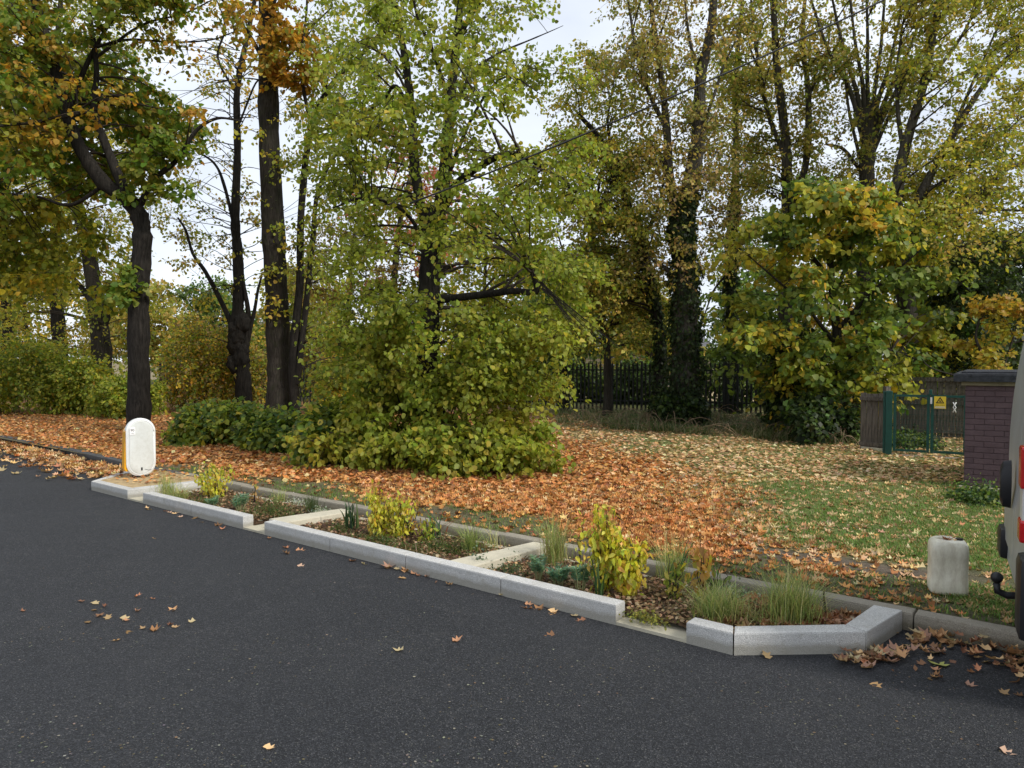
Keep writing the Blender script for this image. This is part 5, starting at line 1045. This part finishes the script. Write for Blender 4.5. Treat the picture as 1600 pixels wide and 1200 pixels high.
# ---------------------------------------------------------------- van at the right edge
vn = Vector((2.655, 3.79, 0)); vf = Vector((.862, -.507, 0)); VR = math.atan2(vf.y, vf.x)
van = empty('parked_van', vn, VR, label='dirty grey panel van cut by the right edge, rear towards the planter', cat='van')
tv = NT('dirty_van_paint', .38, .5); v = tv.coords(); g1 = tv.noise(3, 6, .7, v); sx = tv.n('ShaderNodeSeparateXYZ'); tv.l(v, sx.inputs[0])
cv = tv.mix(tv.ramp(g1, (.35, 0.), (.75, .75)), (.40, .415, .42), (.29, .29, .27)); cv = tv.mix(tv.ramp(tv.noise(40, 5, .8, v), (.6, 0.), (.75, .5)), cv, (.14, .125, .1)); tv.b.inputs['Metallic'].default_value = .25; tv.col(cv)
VW = 1.74
def vring(x, zb, zt, hw, rear=False, rc=.14):
    pts = []; yc = VW / 2
    prof = [(-hw, zb + .05), (-hw, zb + (zt - zb) * .35), (-hw * .995, zb + (zt - zb) * .6), (-hw * .95, zt - (zt - zb) * .16), (-hw * .91, zt - .08), (-hw * .84, zt - .02), (-hw * .4, zt), (hw * .4, zt), (hw * .84, zt - .02), (hw * .91, zt - .08), (hw * .95, zt - (zt - zb) * .16), (hw * .995, zb + (zt - zb) * .6), (hw, zb + (zt - zb) * .35), (hw, zb + .05), (hw * .96, zb), (-hw * .96, zb)]
    for y, z in prof:
        lean = (.02 * (z > .9) + .16 * max(0, (z - 1.2)) ** 2 * .7) if rear else 0
        pts.append((x + lean, yc + y, z))
    return pts
mb = MB(); mb.loft([vring(.03, .46, 2.36, .83, True), vring(.07, .42, 2.42, .87, True), vring(.35, .40, 2.44, .87), vring(3.3, .40, 2.44, .87), vring(3.75, .38, 2.36, .87), vring(4.25, .36, 1.75, .87), vring(4.5, .36, 1.28, .87), vring(5.0, .36, 1.1, .84), vring(5.2, .40, .85, .76)])
mb.build('body', tv.m, van, True, 35)
def lean(z): return .02 * (z > .9) + .16 * max(0, z - 1.2) ** 2 * .7
for y0, y1 in ((.07, VW / 2 - .006), (VW / 2 + .006, VW - .07)):
    rg = []
    for z in np.linspace(.60, 2.22, 12):
        x = .03 + lean(z) + (.0 if z > .9 else 0); yi = .05 * max(0, z - 1.2)
        a0 = y0 + (yi if y0 < .5 else 0); a1 = y1 - (yi if y1 > 1.2 else 0); rg.append([(x - .014, a0, z), (x - .014, a1, z), (x + .01, a1, z), (x + .01, a0, z)])
    dr = MB().loft(rg).build('rear_door', tv.m, van, True, 30)
    MB().box((.035 + lean(2.0) - .02, (y0 + y1) / 2, 2.0), (.03, y1 - y0 - .1, .025)).build('door_ridge', tv.m, dr)
mb = MB(); mb.loft([[(.012 - dx, VW / 2 + .20 + .05 * k * math.cos(a), 1.05 + .155 * k * math.sin(a)) for a in np.linspace(0, 2 * math.pi, 20, endpoint=False)] for dx, k in ((0, 1), (.045, .95), (.06, .7))])
mb.build('door_handle', M['black'], van, True, 40)
for y, s_ in ((.0, 1), (VW, -1)):
    xo = -.022 if s_ > 0 else .10
    tl = MB().box((.055 + xo, y + s_ * .045, 1.16), (.09, .13, .48), bev=.015).build('tail_light', plain('tail_lamp_housing', (.5, .5, .48), .3, .5), van)
    MB().box((.048 + xo, y + s_ * .042, 1.29), (.095, .135, .22), bev=.015).build('red_lens', plain('red_lens', (.42, .006, .01), .2, .6), tl)
    MB().box((.048 + xo, y + s_ * .042, .96), (.095, .135, .12), bev=.015).build('red_lens', plain('red_lens_low', (.42, .006, .01), .2, .6), tl)
MB().box((.11, VW / 2, .52), (.14, VW - .42, .12), bev=.02).build('rear_step', M['black'], van)
MB().box((.10, .085, .60), (.24, .24, .44), bev=.045).build('bumper_corner', M['black'], van, True, 40)
MB().box((.10, VW - .085, .56), (.24, .24, .22), bev=.04).build('bumper_corner', M['black'], van, True, 40)
tw = MB(); tw.tube([(.15, VW / 2, .40), (-.01, VW / 2, .38), (-.06, VW / 2, .40), (-.065, VW / 2, .45)], .022, 10); bmesh.ops.create_icosphere(tw.bm, subdivisions=3, radius=.035, matrix=Matrix.Translation((-.065, VW / 2, .485))); tw.build('tow_ball', M['black'], van, True)
for x in (.95, 4.25):
    for y in (.10, VW - .10):
        tz_ = .34 + (.0)
        ty = MB().tube([(x, y - .1, tz_), (x, y - .085, tz_), (x, y + .085, tz_), (x, y + .1, tz_)], [.29, .335, .335, .29], 28).build('wheel', M['rubber'], van, True, 40)
        MB().tube([(x, y - .105, tz_), (x, y + .105, tz_)], .2, 20).build('rim', plain('steel_rim', (.25, .25, .25), .4, .5, metal=.6), ty, True, 40)
        MB().box((x, VW / 2 + (y - VW / 2) * .97, .62), (.82, .12, .10), bev=.03).build('wheel_arch', M['black'], van)
for s_, y in ((-1, -.004), (1, VW + .004)):
    MB().prism([(3.35, y - .004), (4.05, y - .004), (4.05, y + .004), (3.35, y + .004)], 1.3, 1.85).build('side_window', plain('cab_glass', (.01, .012, .014), .12, .6), van)
    MB().box((3.9, y + s_ * .12, 1.45), (.1, .2, .28), bev=.03).build('wing_mirror', M['black'], van)
    MB().box((2.5, y, .58), (3.0, .03, .12), bev=.01).build('side_moulding', M['black'], van)
MB().loft([[(3.8 + .0, y, 2.32) for y in (.2, VW - .2)] + [(3.78, y, 2.30) for y in (VW - .2, .2)], [(4.47, y, 1.34) for y in (.12, VW - .12)] + [(4.44, y, 1.32) for y in (VW - .12, .12)]]).build('windscreen', plain('screen_glass', (.01, .012, .014), .1, .6), van)

print('FACES', len(bpy.data.objects), sum(len(m_.polygons) for m_ in bpy.data.meshes))
